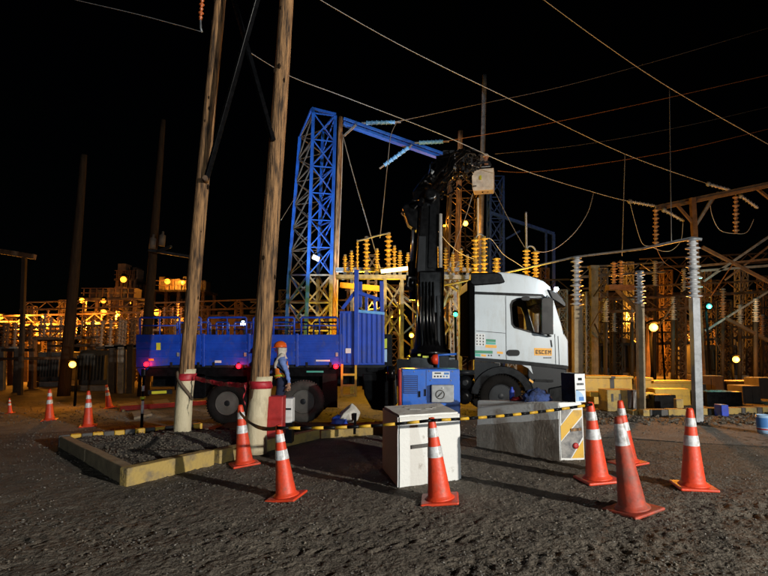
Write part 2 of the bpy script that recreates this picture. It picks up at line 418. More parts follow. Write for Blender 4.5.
N = 15000
yy = 3.6 + 6.6 * np.random.rand(N) ** 1.4; xx = (np.random.rand(N) * 2 - 1) * (yy * 0.76 + 0.4)
zz = 0.022 * np.clip(xx, -11, 11) + relief(xx, yy)
ss = 0.005 + 0.020 * np.random.rand(N) ** 4.0
keep = vnoise(xx, yy, 0.8, 31) + vnoise(xx, yy, 3.1, 32) + 0.4 > np.random.rand(N) * 0.9
stones('dirt_clods', [(x, y, z - 0.010, q) for x, y, z, q in zip(xx[keep], yy[keep], zz[keep], ss[keep])], 'clod', 'crumbled dirt clods strewn over the yard')['category'] = 'dirt'

# paved strips at the back right and back left
def strip(name, poly, m, label, up=-0.008):
    mb = MB(); pts = [G(*p) for p in poly]
    n = len(pts); mb.add([p + Vector((0, 0, up)) for p in pts],
        [tuple(range(n))])
    return struct(name, mb, m, label)
strip('path', [(560, 428), (640, 421), (900, 428), (900, 448), (768, 446), (690, 442), (620, 437), (560, 436)], 'pavement', 'pale worn pavement strip behind the cones on the right')
strip('pavement', [(-120, 424), (20, 421), (100, 408), (150, 407), (170, 416), (70, 431), (-120, 440)], 'pavement', 'grey paved strip beside the planter on the left')

# ------------------------------------------------------------------ planter bed with kerb
A0, B0 = G(126, 485), G(58, 446)
Cc, E0 = G(320, 438), G(392, 433)
D0 = Vector((-4.0, 12.2, gz(-4.0)))
planter = thing('planter', 'raised gravel planter bed with yellow concrete kerb around the wooden poles', 'planter', (A0 + B0) / 2)
def kerb(a, b, h, w, m, inward, label=None):
    a, b = Vector(a), Vector(b); n = Vector(inward)
    loop = [a, b, b + n * w, a + n * w]; mb = MB()
    top = [p + Vector((0, 0, h)) for p in loop]; bot = [p - Vector((0, 0, 0.12)) for p in loop]
    mb.add(bot + top, [(3, 2, 1, 0), (4, 5, 6, 7), (0, 1, 5, 4), (1, 2, 6, 5), (2, 3, 7, 6), (3, 0, 4, 7)])
    return obj('kerb', mb, m, planter, bevel=0.018, label=label)
def lerp(a, b, t): return a + (b - a) * t
fd = (Cc - A0).normalized(); fn = Vector((-fd.y, fd.x, 0))
ld = (B0 - A0).normalized(); ln = Vector((ld.y, -ld.x, 0))
N1, N2 = lerp(A0, Cc, 0.36), lerp(A0, Cc, 0.385)
kerb(A0 + fd * 0.01, N1, 0.21, 0.17, 'yellow_concrete', fn)
kerb(N2, lerp(A0, Cc, 0.72), 0.19, 0.17, 'yellow_concrete', fn)
kerb(lerp(A0, Cc, 0.727), Cc, 0.17, 0.17, 'yellow_concrete', fn)
ed = (E0 - Cc).normalized()
kerb(Cc + ed * 0.02, E0, 0.14, 0.17, 'yellow_concrete', Vector((-ed.y, ed.x, 0)))
kerb(A0 + ln * 0.0 + ld * 0.19, lerp(A0, B0, 0.52), 0.20, 0.17, 'tan_concrete', ln, 'worn tan kerb stone')
kerb(lerp(A0, B0, 0.527), B0, 0.19, 0.17, 'tan_concrete', ln, 'worn tan kerb stone')
bd = (D0 - B0).normalized(); bn = Vector((bd.y, -bd.x, 0))
for k in range(14):
    kerb(lerp(B0, D0, k / 14), lerp(B0, D0, (k + 0.985) / 14), 0.21, 0.12, 'yellow_paint' if k % 2 else 'black_concrete', bn)
# soil fill, mounded
def soil():
    quad = [A0 + (fd - ld * -1) * 0.0, Cc, D0 + Vector((1.8, -0.7, 0)), D0, B0]
    cx, cy = sum(p.x for p in quad) / 5, sum(p.y for p in quad) / 5
    mb = MB(); n = 70
    xs = np.linspace(-6.4, 0.2, n); ys = np.linspace(7.0, 12.4, n)
    def inside(x, y, marg):
        for i in range(len(quad)):
            a, b = quad[i], quad[(i + 1) % len(quad)]; e = Vector((b.x - a.x, b.y - a.y)); L = e.length
            if (e.x * (y - a.y) - e.y * (x - a.x)) / L < marg: return False
        return True
    def edge(x, y):
        return min((((b.x - a.x) * (y - a.y) - (b.y - a.y) * (x - a.x)) / math.hypot(b.x - a.x, b.y - a.y)) for a, b in zip(quad, quad[1:] + quad[:1]))
    XX, YY = np.meshgrid(xs, ys)
    NN = 0.07 * vnoise(XX, YY, 1.6, 21) + 0.05 * vnoise(XX, YY, 5, 22) + 0.03 * vnoise(XX, YY, 12, 23)
    idx = {}; V = []; F = []; P3 = []
    for j in range(n):
        for i in range(n):
            x, y = XX[j, i], YY[j, i]; e = edge(x, y)
            if e > 0.08:
                h = 0.10 + 0.15 * min(1, max(0, e - 0.15) / 1.2) + NN[j, i]
                idx[j, i] = len(V); V.append((x, y, gz(x) + h)); P3.append((x, y, gz(x) + h))
    for j in range(n - 1):
        for i in range(n - 1):
            q = [(j, i), (j, i + 1), (j + 1, i + 1), (j + 1, i)]
            if all(k in idx for k in q): F.append(tuple(idx[k] for k in q))
    mb.add(V, F, True)
    s = obj('soil', mb, 'soil', planter, kind='stuff')
    st = []
    for _ in range(5200):
        x, y, z = random.choice(P3); st.append((x + random.uniform(-.05, .05), y + random.uniform(-.05, .05), z + 0.004, random.uniform(0.008, 0.024)))
    stones('gravel', st, 'clod', None, planter)
soil()

# ------------------------------------------------------------------ wooden poles with painted feet
def wood_shaft(mb, pts, r0, r1, n=28, rings=60, amp=0.05):
    a, b = Vector(pts[0]), Vector(pts[1]); d = (b - a); L = d.length; vs = []; fs = []
    sd = random.random() * 50
    for i in range(rings + 1):
        t = i / rings; p = lerp(a, b, t); r = r0 + (r1 - r0) * t
        bend = Vector((math.sin(t * 5 + sd) * 0.012, math.cos(t * 4 + sd) * 0.012, 0))
        for k in range(n):
            an = 2 * math.pi * k / n
            w = 1 + amp * mnoise.noise(Vector((math.cos(an) * 2.2 + sd, math.sin(an) * 2.2, t * 3))) + amp * 0.5 * mnoise.noise(Vector((math.cos(an) * 6 + sd, math.sin(an) * 6, t * 22)))
            vs.append(p + bend + Vector((math.cos(an) * r * w, math.sin(an) * r * w, 0)))
    for i in range(rings):
        for k in range(n): fs.append((i * n + k, i * n + (k + 1) % n, (i + 1) * n + (k + 1) % n, (i + 1) * n + k))
    fs.append(tuple(range(n))[::-1]); fs.append(tuple(rings * n + k for k in range(n)))
    return mb.add(vs, fs, True)
def big_pole(label, base, top, Y, r0, r1, sleeve_top, bands, strap=None):
    a, b = P(*base, Y), P(*top, Y)
    root = thing('wooden_pole', label, 'pole', (a.x, a.y, a.z))
    obj('shaft', wood_shaft(MB(), (a, b), r0, r1), 'wood_pole', root)
    s = P(*sleeve_top, Y); mb = MB()
    wood_shaft(mb, (a - Vector((0, 0, 0.2)), s), r0 * 1.13, r0 * 1.08, rings=14, amp=0.03)
    sl = obj('painted_base', mb, 'cream_paint', root)
    d = (s - a)
    for y0, y1 in bands:
        t0 = (y0 - base[1]) / (sleeve_top[1] - base[1]); t1 = (y1 - base[1]) / (sleeve_top[1] - base[1])
        q = MB(); wood_shaft(q, (lerp(a, s, t0), lerp(a, s, t1)), r0 * 1.19, r0 * 1.18, rings=3, amp=0.03)
        obj('red_band', q, 'red_tape', sl)
    if strap:
        q = MB(); pp = []
        for i in range(24):
            t = i / 23; an = -2.9 + t * 2.6
            c = lerp(a, s, strap[0] + (strap[1] - strap[0]) * t)
            pp.append(c + Vector((math.cos(an) * r0 * 1.17, math.sin(an) * r0 * 1.17, 0)))
        q.tube(pp, 0.035, 5); obj('strap', q, 'strap', root)
    # knots and pegs
    q = MB()
    for k in range(10):
        t = random.uniform(0.2, 0.98); an = random.uniform(-2.9, -0.2); c = lerp(a, b, t); r = r0 + (r1 - r0) * t
        n = Vector((math.cos(an), math.sin(an), 0)); q.ball(c + n * (r * 0.965), random.uniform(0.012, 0.028), 7, (1, 1, 2.2))
    obj('knot', q, 'dark_pole', root, kind='stuff')
    return root, a, b
pl1, a1, b1 = big_pole('slimmer leaning wooden pole with cream base, left one of the braced pair', (182, 424), (226, -70), 10.7, 0.146, 0.105, (187.5, 369), [(380.5, 373.5)], (0.95, 0.45))
pl2, a2, b2 = big_pole('thicker leaning wooden pole with cream base beside the red box', (256, 441), (291, -70), 9.4, 0.162, 0.118, (261.5, 376.5), [(388.5, 381)])
# steel cross brace between the two poles
def tex(a, b, Ya, Yb): return P(*a, Ya), P(*b, Yb)
q = thing('pole_brace', 'dark steel cross brace bolted between the two tall wooden poles', 'brace', P(206, 180, 10.6))
p0, p1 = tex((206, 180), (283, -92), 10.52, 9.25)
obj('brace_arm', MB().bar(p0, p1, 0.10, 0.07), 'truck_black', q, bevel=0.01)
p2, p3 = tex((229, -18), (273, 140), 10.5, 9.22)
obj('brace_arm', MB().bar(p2, p3, 0.09, 0.06), 'truck_black', q, bevel=0.01)
mb = MB(); mb.lathe([(0.05, -0.06), (0.05, 0.16)], p0, (0.2, -1, 0), 10); obj('bolt', mb, 'rust_steel', q)
# red danger tape between them
def ribbon(mb, pts, w, tw=0.0, th=0.004):
    vs = []; fs = []; pts = [Vector(p) for p in pts]
    for i, p in enumerate(pts):
        an = tw * math.sin(i * 0.9); u = Vector((0, math.sin(an), math.cos(an))) * w / 2
        vs += [p - u, p + u, p + u + Vector((0, th, 0)), p - u + Vector((0, th, 0))]
    for i in range(len(pts) - 1):
        o = i * 4
        for k in range(4): fs.append((o + k, o + (k + 1) % 4, o + 4 + (k + 1) % 4, o + 4 + k))
    return mb.add(vs, fs, False)
tp = []
for i in range(22):
    t = i / 21; px = 195 + (247 - 195) * t; py = 378 + 7 * t + 2.2 * math.sin(t * math.pi)
    tp.append(P(px, py, 10.5 + (9.2 - 10.5) * t))
rt = thing('danger_tape', 'red danger tape stretched between the two wooden poles', 'tape', tp[0])
obj('tape', ribbon(MB(), tp, 0.09, 0.8), 'red_tape', rt)
obj('tape_tail', ribbon(MB(), [P(244.5 + 1.5 * math.sin(i), 386 + i * 2.6, 9.18) for i in range(8)], 0.05, 0.5), 'red_tape', rt)

# ------------------------------------------------------------------ insulators
def ins_profile(L, r, n, core=0.42):
    pr = [(r * core * 1.15, 0)]
    for k in range(n):
        h0 = L * (k + 0.12) / n; h1 = L * (k + 0.92) / n; m = (h1 - h0)
        big = r if k % 2 == 0 else r * 0.74
        pr += [(r * core, h0), (big, h0 + m * 0.28), (big * 0.97, h0 + m * 0.40), (r * core, h0 + m * 0.75)]
    pr.append((r * core * 1.15, L)); return pr
def string(mb, a, b, r, n, seg=12, core=0.42):
    a, b = Vector(a), Vector(b); mb.lathe(ins_profile((b - a).length, r, n, core), a, b - a, seg); return mb

# orange hanging insulator, top left
h = thing('suspension_insulator', 'orange suspension insulator hanging beside the slimmer wooden pole', 'insulator', P(203, -20, 10.2))
obj('insulator', string(MB(), P(204, -22, 10.2), P(200.5, 20, 10.2), 0.055, 10), 'porcelain_orange', h)
mb = MB(); mb.tube([P(200.5, 20, 10.2), P(200.7, 28, 10.2), P(202, 32, 10.2)], 0.02, 6); obj('clamp', mb, 'galvanised', h)

def wire(label, pts, r, m='wire', sag=0.0, name='power_line', n=5, cat='wire', group=None):
    pts = [Vector(p) for p in pts]
    if len(pts) == 2:
        a, b = pts; pts = [lerp(a, b, i / 24) - Vector((0, 0, 4 * sag * (i / 24) * (1 - i / 24))) for i in range(25)]
    mb = MB(); mb.tube(pts, r, n)
    return single(name, mb, m, label, cat, pts[0], group)
def curve(pix, Y0, Y1, sub=6):
    """smooth curve through pixel points, depth running from Y0 to Y1"""
    n = len(pix); out = []
    def cr(p0, p1, p2, p3, t):
        return 0.5 * ((2 * p1) + (-p0 + p2) * t + (2 * p0 - 5 * p1 + 4 * p2 - p3) * t * t + (-p0 + 3 * p1 - 3 * p2 + p3) * t ** 3)
    for i in range(n - 1):
        q = [pix[max(0, i - 1)], pix[i], pix[i + 1], pix[min(n - 1, i + 2)]]
        for k in range(sub + (i == n - 2)):
            t = k / sub; px = cr(q[0][0], q[1][0], q[2][0], q[3][0], t); py = cr(q[0][1], q[1][1], q[2][1], q[3][1], t)
            out.append(P(px, py, Y0 + (Y1 - Y0) * (i + t) / (n - 1)))
    return out

# ------------------------------------------------------------------ traffic cones
def cone_proto():
    root = bpy.data.objects.new('traffic_cone', None); C.objects.link(root)
    H = 1.0
    mb = MB(); mb.box((0, 0, 0.018), (0.47, 0.47, 0.036)); base = obj('base', mb, 'cone_orange', root, bevel=0.02, local=True)
    def rad(h): return 0.155 - 0.112 * h
    def seg(h0, h1, ex=0.0): return [(rad(h0) + ex, h0), (rad((h0 + h1) / 2) + ex, (h0 + h1) / 2), (rad(h1) + ex, h1)]
    prof = [(0.19, 0.036), (0.178, 0.05), (rad(0.07), 0.075)] + [(rad(h / 12), h / 12) for h in range(1, 12)] + [(rad(0.985), 0.975), (rad(1) * 0.8, 1.0), (0.02, 1.0)]
    obj('body', MB().lathe(prof, n=28), 'cone_orange', root, local=True)
    for h0, h1 in ((0.53, 0.66), (0.77, 0.88)):
        obj('reflective_band', MB().lathe(seg(h0, h1, 0.004), n=28, cap=False), 'reflective', root, local=True)
    return root
PROTO = cone_proto(); cone_used = [False]
CONES = {}
def cone(key, base, top, label, group='traffic cones around the work area', old=False, scale_xy=1.0, rotz=None):
    g = G(*base); g.z = ground_z(g.x, g.y) if g.y < 12 else g.z
    t = P(*top, g.y - 0.02); d = t - g
    if not cone_used[0]: o = PROTO; cone_used[0] = True
    else: o = copy_tree(PROTO)
    o.location = g - Vector((0, 0, 0.006)); L = d.length
    q = Vector((0, 0, 1)).rotation_difference(d.normalized())
    o.rotation_mode = 'QUATERNION'
    o.rotation_quaternion = q @ Matrix.Rotation(rotz if rotz is not None else random.uniform(-0.5, 0.5), 3, 'Z').to_quaternion()
    s = L * 0.97 * scale_xy; o.scale = (s, s, L)
    tag(o, label, 'traffic cone', group)
    if old:
        for c in o.children:
            if c.name.startswith(('base', 'body')):
                c.data = c.data.copy(); c.data.materials[0] = M['cone_old']
    CONES[key] = (g, t)
    return o
cone('tiny', (10, 413), (9.5, 398), 'smallest far traffic cone at the left edge of the picture')
cone('a', (49.5, 420), (49.7, 389), 'far orange cone left of the cone on the pavement edge, third from left edge counts none nearer')
cone('b', (88.2, 426), (88.6, 390.5), 'far orange cone standing on the paved strip just behind the planter corner')
cone('c', (109.4, 408), (106.6, 384.5), 'leaning far orange cone nearest the blue truck tail')
cone('d', (244.5, 464), (240.3, 404.5), 'orange cone against the planter kerb in front of the thicker wooden pole')
cone('e', (286.5, 498), (278.5, 424.5), 'orange cone holding the left end of the long striped bar')
cone('f', (440, 500), (431.3, 417), 'orange cone in front of the white concrete block')
cone('g', (597.5, 480), (590, 401.5), 'orange cone beside the striped barrier end holding the right bar end')
cone('i', (628, 462.5), (620, 400), 'orange cone half hidden behind the faded foremost cone')
hc = cone('h', (633, 510.5), (618, 416), 'foremost faded red cone, leaning, with worn wide reflective collar', old=True)
cone('j', (693.5, 486), (689.6, 407.5), 'rightmost orange cone standing alone near the pavement strip')
for c in list(hc.children):
    if c.name.startswith('reflective_band'): bpy.data.objects.remove(c)
obj('reflective_band', MB().lathe([(0.155 - 0.112 * h_ + 0.004, h_) for h_ in (0.70, 0.78, 0.86, 0.93)], n=28, cap=False), 'reflective', hc, local=True, label='wide worn reflective collar')
CONE_A = [o for o in C.objects if o.get('label', '').startswith('far orange cone left')][0]
CONE_A['label'] = 'far orange cone on dark dirt, second cone from the left edge'

# striped bars and tape carried by cones
def striped_bar(label, a, b, n, w=0.036):
    root = thing('barrier_bar', label, 'barrier bar', a)
    for k in range(n):
        p, q_ = lerp(a, b, k / n), lerp(a, b, (k + 1) / n - 0.0008)
        sg = Vector((0, 0, -0.03 * 4 * (k / n) * (1 - k / n))); sg2 = Vector((0, 0, -0.03 * 4 * ((k + 1) / n) * (1 - (k + 1) / n)))
        mb = MB(); mb.tube([p + sg, q_ + sg2], w / 2, 10)
        obj('stripe', mb, 'yellow_paint' if k % 2 else 'black_plastic', root)
    return root
def ctop(k, dz=-0.03, dy=-0.06): return CONES[k][1] + Vector((0, dy, dz))
e_, f_, g_ = ctop('e'), ctop('f'), ctop('g')
striped_bar('yellow and black bar from the kerbside cone to the cone before the white block', e_, f_, 13)
striped_bar('yellow and black bar running from the white block cone across the long barrier', f_, g_, 19)
mb = MB(); d_ = ctop('d', -0.10)
ribbon(mb, [lerp(d_, e_, i / 14) - Vector((0, 0, 0.10 * 4 * (i / 14) * (1 - i / 14))) for i in range(15)], 0.05, 0.4)
single('barrier_tape', mb, 'black_plastic', 'dark tape sagging between the kerb cone and the cone before it', 'tape', d_)

# ------------------------------------------------------------------ concrete block and barrier
def block_mesh(mb, quad, z0, z1, inset=0.0, cuts=6):
    """irregular box from ground quad"""
    bm = bmesh.new()
    lo = [bm.verts.new((p[0], p[1], z0)) for p in quad]
    cx = sum(p[0] for p in quad) / 4; cy = sum(p[1] for p in quad) / 4
    hi = [bm.verts.new((p[0] + (cx - p[0]) * inset, p[1] + (cy - p[1]) * inset, z1)) for p in quad]
    bm.faces.new(lo[::-1]); bm.faces.new(hi)
    for i in range(4): bm.faces.new((lo[i], lo[(i + 1) % 4], hi[(i + 1) % 4], hi[i]))
    bmesh.ops.bevel(bm, geom=list(bm.edges), offset=0.025, segments=2, affect='EDGES')
    bmesh.ops.subdivide_edges(bm, edges=list(bm.edges), cuts=cuts, use_grid_fill=True)
    for v in bm.verts:
        v.co += Vector((mnoise.noise(v.co * 7), mnoise.noise(v.co * 7 + Vector((9, 0, 0))), mnoise.noise(v.co * 7 + Vector((0, 9, 0))))) * 0.006
    bm.verts.index_update()
    mb.add([v.co.copy() for v in bm.verts], [tuple(v.index for v in f.verts) for f in bm.faces]); bm.free(); return mb
bA, bB = G(398, 487), G(461.5, 478)
quad = [(bA.x, bA.y), (bB.x, bB.y), (0.90, 8.75), (-0.03, 8.2)]
blk = thing('concrete_block', 'white painted concrete block with lifting slot behind the middle cone', 'concrete block', (bA.x, bA.y, gz(bA.x)))
obj('block', block_mesh(MB(), quad, -0.03, 0.875, 0.012), 'white_concrete', blk)
slot_a, slot_b = lerp(Vector((bA.x, bA.y, 0)), Vector((bB.x, bB.y, 0)), 0.20), lerp(Vector((bA.x, bA.y, 0)), Vector((bB.x, bB.y, 0)), 0.52)
fnrm = Vector(((bB - bA).y, -(bB - bA).x, 0)).normalized()
mb = MB(); mb.bar(slot_a + fnrm * 0.004 + Vector((0, 0, 0.475)), slot_b + fnrm * 0.004 + Vector((0, 0, 0.485)), 0.03, 0.045)
obj('lifting_slot', mb, 'black_concrete', blk)
q = MB(); cen = Vector((sum(p[0] for p in quad) / 4, sum(p[1] for p in quad) / 4, 0.878))
for dx, dy, sx, sy in ((-.08, -.1, .16, .05), (.12, .0, .1, .04), (-.2, .15, .07, .05), (.2, .12, .06, .03)):
    q.box(cen + Vector((dx, dy, 0)), (sx, sy, 0.012), Matrix.Rotation(random.uniform(-.5, .5), 3, 'Z'))
obj('chip', q, 'dirty_concrete', blk, kind='stuff')

L0, L1, L2 = G(477, 446), G(560, 459.5), G(585, 458)
L1.z = L0.z = L2.z = 0.03
ndir = Vector(((L1 - L0).y, -(L1 - L0).x, 0)).normalized()
back = (L2 - L1)
bar2 = thing('concrete_barrier', 'long grey concrete barrier with yellow and black chevron end', 'barrier', ((L0.x + L2.x) / 2, L1.y, 0.03))
# cross section leans: foot wider, slight break at mid height
def sec(p, bk, zt):
    return [p + Vector((0, 0, -0.06)), p + Vector((0, 0, 0.34)) , p + bk * 0.04 + Vector((0, 0, zt)), p + bk * 0.96 + Vector((0, 0, zt)), p + bk + Vector((0, 0, 0.34)), p + bk + Vector((0, 0, -0.06))]
bkL = back * 1.15
sL, sR = sec(L0, bkL, 0.79), sec(L1, back, 0.875)
mb = MB(); n = 6
mb.add(sL + sR, [tuple(range(n))[::-1], tuple(range(n, 2 * n))] + [(i, (i + 1) % n, (i + 1) % n + n, i + n) for i in range(n)])
obj('barrier_body', mb, 'barrier_white', bar2, bevel=0.02)
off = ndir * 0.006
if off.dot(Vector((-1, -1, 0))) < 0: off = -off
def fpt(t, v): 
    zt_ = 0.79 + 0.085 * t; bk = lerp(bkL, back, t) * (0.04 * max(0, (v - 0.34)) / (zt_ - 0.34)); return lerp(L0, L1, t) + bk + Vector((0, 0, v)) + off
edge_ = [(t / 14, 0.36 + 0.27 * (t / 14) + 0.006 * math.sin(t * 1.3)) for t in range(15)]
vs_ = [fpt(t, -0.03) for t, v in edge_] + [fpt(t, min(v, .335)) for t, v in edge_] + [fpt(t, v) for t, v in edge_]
obj('painted_shadow', MB().add(vs_, [(i, i + 1, i + 16, i + 15) for i in range(14)] + [(15 + i, 16 + i, 31 + i, 30 + i) for i in range(14)]), 'shadow_concrete', bar2)  # slanting cast shadow on the lower face, painted as a darker sheet
# chevron painted end: thin plates proud of the end face
ex = back.normalized(); W = back.length; en = Vector((ex.y, -ex.x, 0))
def endpt(u, v, o=0.004): return L1 + ex * (u * W) + Vector((0, 0, -0.0 + v * 0.84)) + en * o
ins = 0.03
mb = MB(); mb.prism([endpt(ins, 0.03, .003), endpt(1 - ins, 0.03, .003), endpt(1 - ins, 0.98, .003), endpt(ins + .03, 0.98, .003)], en * 0.004); obj('painted_end', mb, 'white_concrete', bar2)
def stripe(pts, m): obj('chevron_stripe', MB().prism([endpt(u, v, .008) for u, v in pts], en * 0.003), m, bar2)
stripe([(0.06, 0.36), (0.93, 0.80), (0.93, 0.90), (0.60, 0.90), (0.06, 0.62)], 'yellow_paint')
stripe([(0.06, 0.06), (0.42, 0.05), (0.93, 0.42), (0.93, 0.76), (0.06, 0.34)], 'grey_paint')
stripe([(0.46, 0.05), (0.95, 0.05), (0.94, 0.37)], 'yellow_paint')
stripe([(0.10, 0.66), (0.52, 0.90), (0.40, 0.955), (0.10, 0.95)], 'grey_paint')
mb = MB(); mb.lathe([(0.045, 0), (0.045, 0.02), (0.02, 0.026)], endpt(0.62, 0.27, .012), en, 14); obj('reflector', mb, 'red_paint', bar2)
mb = MB(); mb.bar(endpt(0.45, 0.55, .02), endpt(0.86, 0.56, .02), 0.03, 0.04); obj('lifting_slot', mb, 'wood_pole', bar2)
# things lying on the barrier
zt = 0.875
def bt(t, s, z=0.0): p = lerp(L0, L1, t) + ex * (W * s); return Vector((p.x, p.y, 0.79 + (0.875 - 0.79) * t + 0.03 + z))
def lump(c, size, seed, n=18):
    mb = MB(); m = n // 2; vs = []; fs = []
    for i in range(m + 1):
        t = math.pi * 0.5 * i / m
        for k in range(n):
            a = 2 * math.pi * k / n
            d = Vector((math.sin(t) * math.cos(a), math.sin(t) * math.sin(a), math.cos(t)))
            r = 1 + 0.45 * mnoise.noise(d * 2.2 + Vector((seed, 0, 0))) + 0.2 * mnoise.noise(d * 6 + Vector((seed, 4, 0)))
            vs.append(Vector(c) + Vector((d.x * size[0] * r, d.y * size[1] * r, d.z * size[2] * r)))
    for i in range(m):
        for k in range(n): fs.append((i * n + k, (i + 1) * n + k, (i + 1) * n + (k + 1) % n, i * n + (k + 1) % n))
    fs.append(tuple(m * n + k for k in range(n)))
    return mb.add(vs, fs, True)
single('folded_jacket', lump(bt(0.62, 0.5), (0.24, 0.13, 0.19), 3), 'cloth_blue', 'crumpled dark blue jacket lying on the long barrier', 'jacket', bt(0.62, 0.5))
single('work_glove', lump(bt(0.42, 0.45), (0.10, 0.07, 0.07), 8), 'red_paint', 'small red glove lying left of the jacket on the barrier', 'glove', bt(0.42, 0.45))
mb = MB(); mb.lathe([(0.045, 0), (0.045, 0.16), (0.02, 0.2), (0.02, 0.23)], bt(0.33, 0.5), (0, 0, 1), 12)
single('bottle', mb, 'sack_blue', 'small blue bottle standing on the barrier by the wheel', 'bottle', bt(0.33, 0.5))
# boxed sign standing on the barrier end
sb = P(570.5, 403, 8.62)
sgn = thing('printed_box', 'upright box with white and blue printed face on the barrier end', 'box', sb)
cx = P(576.5, 388, 8.55); w = 12.5 * pxm(8.55); hh = 28.5 * pxm(8.55)
rotb = Matrix.Rotation(R(18), 3, 'Z')
ctr = Vector((cx.x, cx.y + 0.16, cx.z))
obj('case', MB().box(ctr, (w, 0.34, hh), rotb), 'truck_black', sgn, bevel=0.012)
nf = rotb @ Vector((0, -1, 0)); xf = rotb @ Vector((1, 0, 0))
def face(u, v, o): return ctr + nf * (0.17 + o) + xf * (u * w / 2) + Vector((0, 0, v * hh / 2))
def fplate(u0, u1, v0, v1, m, nm, par, o=0.003): return obj(nm, MB().prism([face(u0, v0, o), face(u1, v0, o), face(u1, v1, o), face(u0, v1, o)], nf * 0.003), m, par)
fc = fplate(-0.94, 0.96, -0.97, 0.97, 'decal_white', 'printed_face', sgn)
obj('printed_arc', MB().prism([face(-0.85, -0.9, .007)] + [face(-0.85 + 1.55 * math.sin(a), -0.9 + 0.75 * math.cos(a), .007) for a in [i * math.pi / 16 for i in range(0, 9)]], nf * 0.002), 'decal_pale', fc)
fplate(-0.30, 0.55, -0.86, -0.60, 'decal_blue', 'printed_mark', fc, .010)
fplate(-0.35, 0.35, 0.52, 0.70, 'truck_grey', 'printed_mark', fc, .007)
for k in range(5): fplate(-0.6 + k * 0.26, -0.42 + k * 0.26, 0.20, 0.34, 'truck_grey', 'printed_mark', fc, .007)
fplate(-0.8, 0.8, -0.16, -0.10, 'truck_grey', 'printed_mark', fc, .007)

# ------------------------------------------------------------------ truck
TY = 13.4; TW = 2.5
def T(px, py, dy=0.0): 
    p = P(px, py, TY); return Vector((p.x, TY + dy, p.z))
truck = thing('crane_truck', 'white cab truck with blue drop side bed and black knuckle crane', 'truck', (0.0, TY + TW / 2, 0.0))
def plate(name, pix, m, th=0.02, dy=0.0, holes=(), parent=None, bevel=0.0, label=None):
    mb = MB(); mb.prism([T(*p, dy) for p in pix], (0, th, 0), [[T(*p, dy) for p in h_] for h_ in holes])
    return obj(name, mb, m, parent or truck, bevel, label=label)
def rrect(x0, y0, x1, y1, r, n=4):
    out = []
    for cx_, cy_, a0 in ((x1 - r, y0 + r, -90), (x1 - r, y1 - r, 0), (x0 + r, y1 - r, 90), (x0 + r, y0 + r, 180)):
        for i in range(n + 1):
            a = R(a0 + 90 * i / n); out.append((cx_ + r * math.cos(a), cy_ + r * math.sin(a)))
    return out
# cab shell: near side with window opening
side = [(474.5, 285.5), (476, 276), (500, 272.8), (515, 274), (530, 276.8), (543, 281.5), (550, 287.5), (552.6, 296), (557, 311), (561.5, 325), (563.6, 334), (567.3, 340), (568, 366), (552, 364.2), (520, 361), (474.8, 357.5)]
win = [(510.6, 305), (512.5, 301), (517, 299), (526, 298.2), (540, 298.2), (546, 300), (550, 311), (552, 322), (552.5, 333.5), (543, 334), (530, 332), (514.5, 327.5), (512, 324)]
cab = plate('cab', side, 'truck_white', 0.05, 0.0, [win], bevel=0.012)
plate('cab_panel', side, 'truck_white', 0.05, TW - 0.05, [win], parent=cab, bevel=0.01)
# roof and front skins between both sides
def skin(name, pix, m, y0=0.045, y1=TW - 0.045, th=0.03, parent=cab):
    mb = MB(); n = len(pix)
    for i in range(n - 1):
        a, b = T(*pix[i], y0), T(*pix[i + 1], y0); nrm = Vector((-(b - a).z, 0, (b - a).x)).normalized() * th
        mb.add([a, b, b + nrm, a + nrm] + [v + Vector((0, y1 - y0, 0)) for v in (a, b, b + nrm, a + nrm)], [(3, 2, 1, 0), (4, 5, 6, 7), (0, 1, 5, 4), (1, 2, 6, 5), (2, 3, 7, 6), (3, 0, 4, 7)])
    return obj(name, mb, m, parent)
skin('roof', [(474.5, 286), (476, 276.5), (500, 273.2), (515, 274.4), (530, 277.2), (543, 282), (550, 288)], 'truck_white')
skin('front_panel', [(563.6, 335), (567, 340.5), (567.6, 366)], 'truck_white')
skin('rear_wall', [(475, 357), (475, 286)], 'matte_black')
skin('cab_floor', [(476, 358), (520, 361.5), (566, 366)], 'truck_black')
mb = MB(); mb.prism([T(551, 296, .06), T(562.5, 333, .06), T(563.2, 333, .06), T(551.8, 296, .06)], (0, TW - 0.12, 0)); obj('windscreen', mb, 'tinted_glass', cab)
def shrink(poly, k):
    cx_ = sum(p[0] for p in poly) / len(poly); cy_ = sum(p[1] for p in poly) / len(poly)
    return [(cx_ + (p[0] - cx_) * k, cy_ + (p[1] - cy_) * k) for p in poly]
plate('side_window', shrink(win, 1.01), 'tinted_glass', 0.006, 0.022, parent=cab)
plate('window_rubber', shrink(win, 1.045), 'black_plastic', 0.012, -0.006, [shrink(win, 0.955)], parent=cab)
plate('seat', [(512, 340), (512, 316), (516, 305), (521, 304), (522, 316), (524, 336), (536, 337), (536, 345), (514, 345)], 'truck_black', 0.5, 0.35, parent=cab, bevel=0.03)
mb = MB(); mb.tube([T(547 + 3 * math.cos(i * math.pi / 8), 330 + 6.5 * math.sin(i * math.pi / 8), 0.6 + 0.22 * math.cos(i * math.pi / 8)) for i in range(17)], 0.02, 6); obj('steering_wheel', mb, 'truck_black', cab)
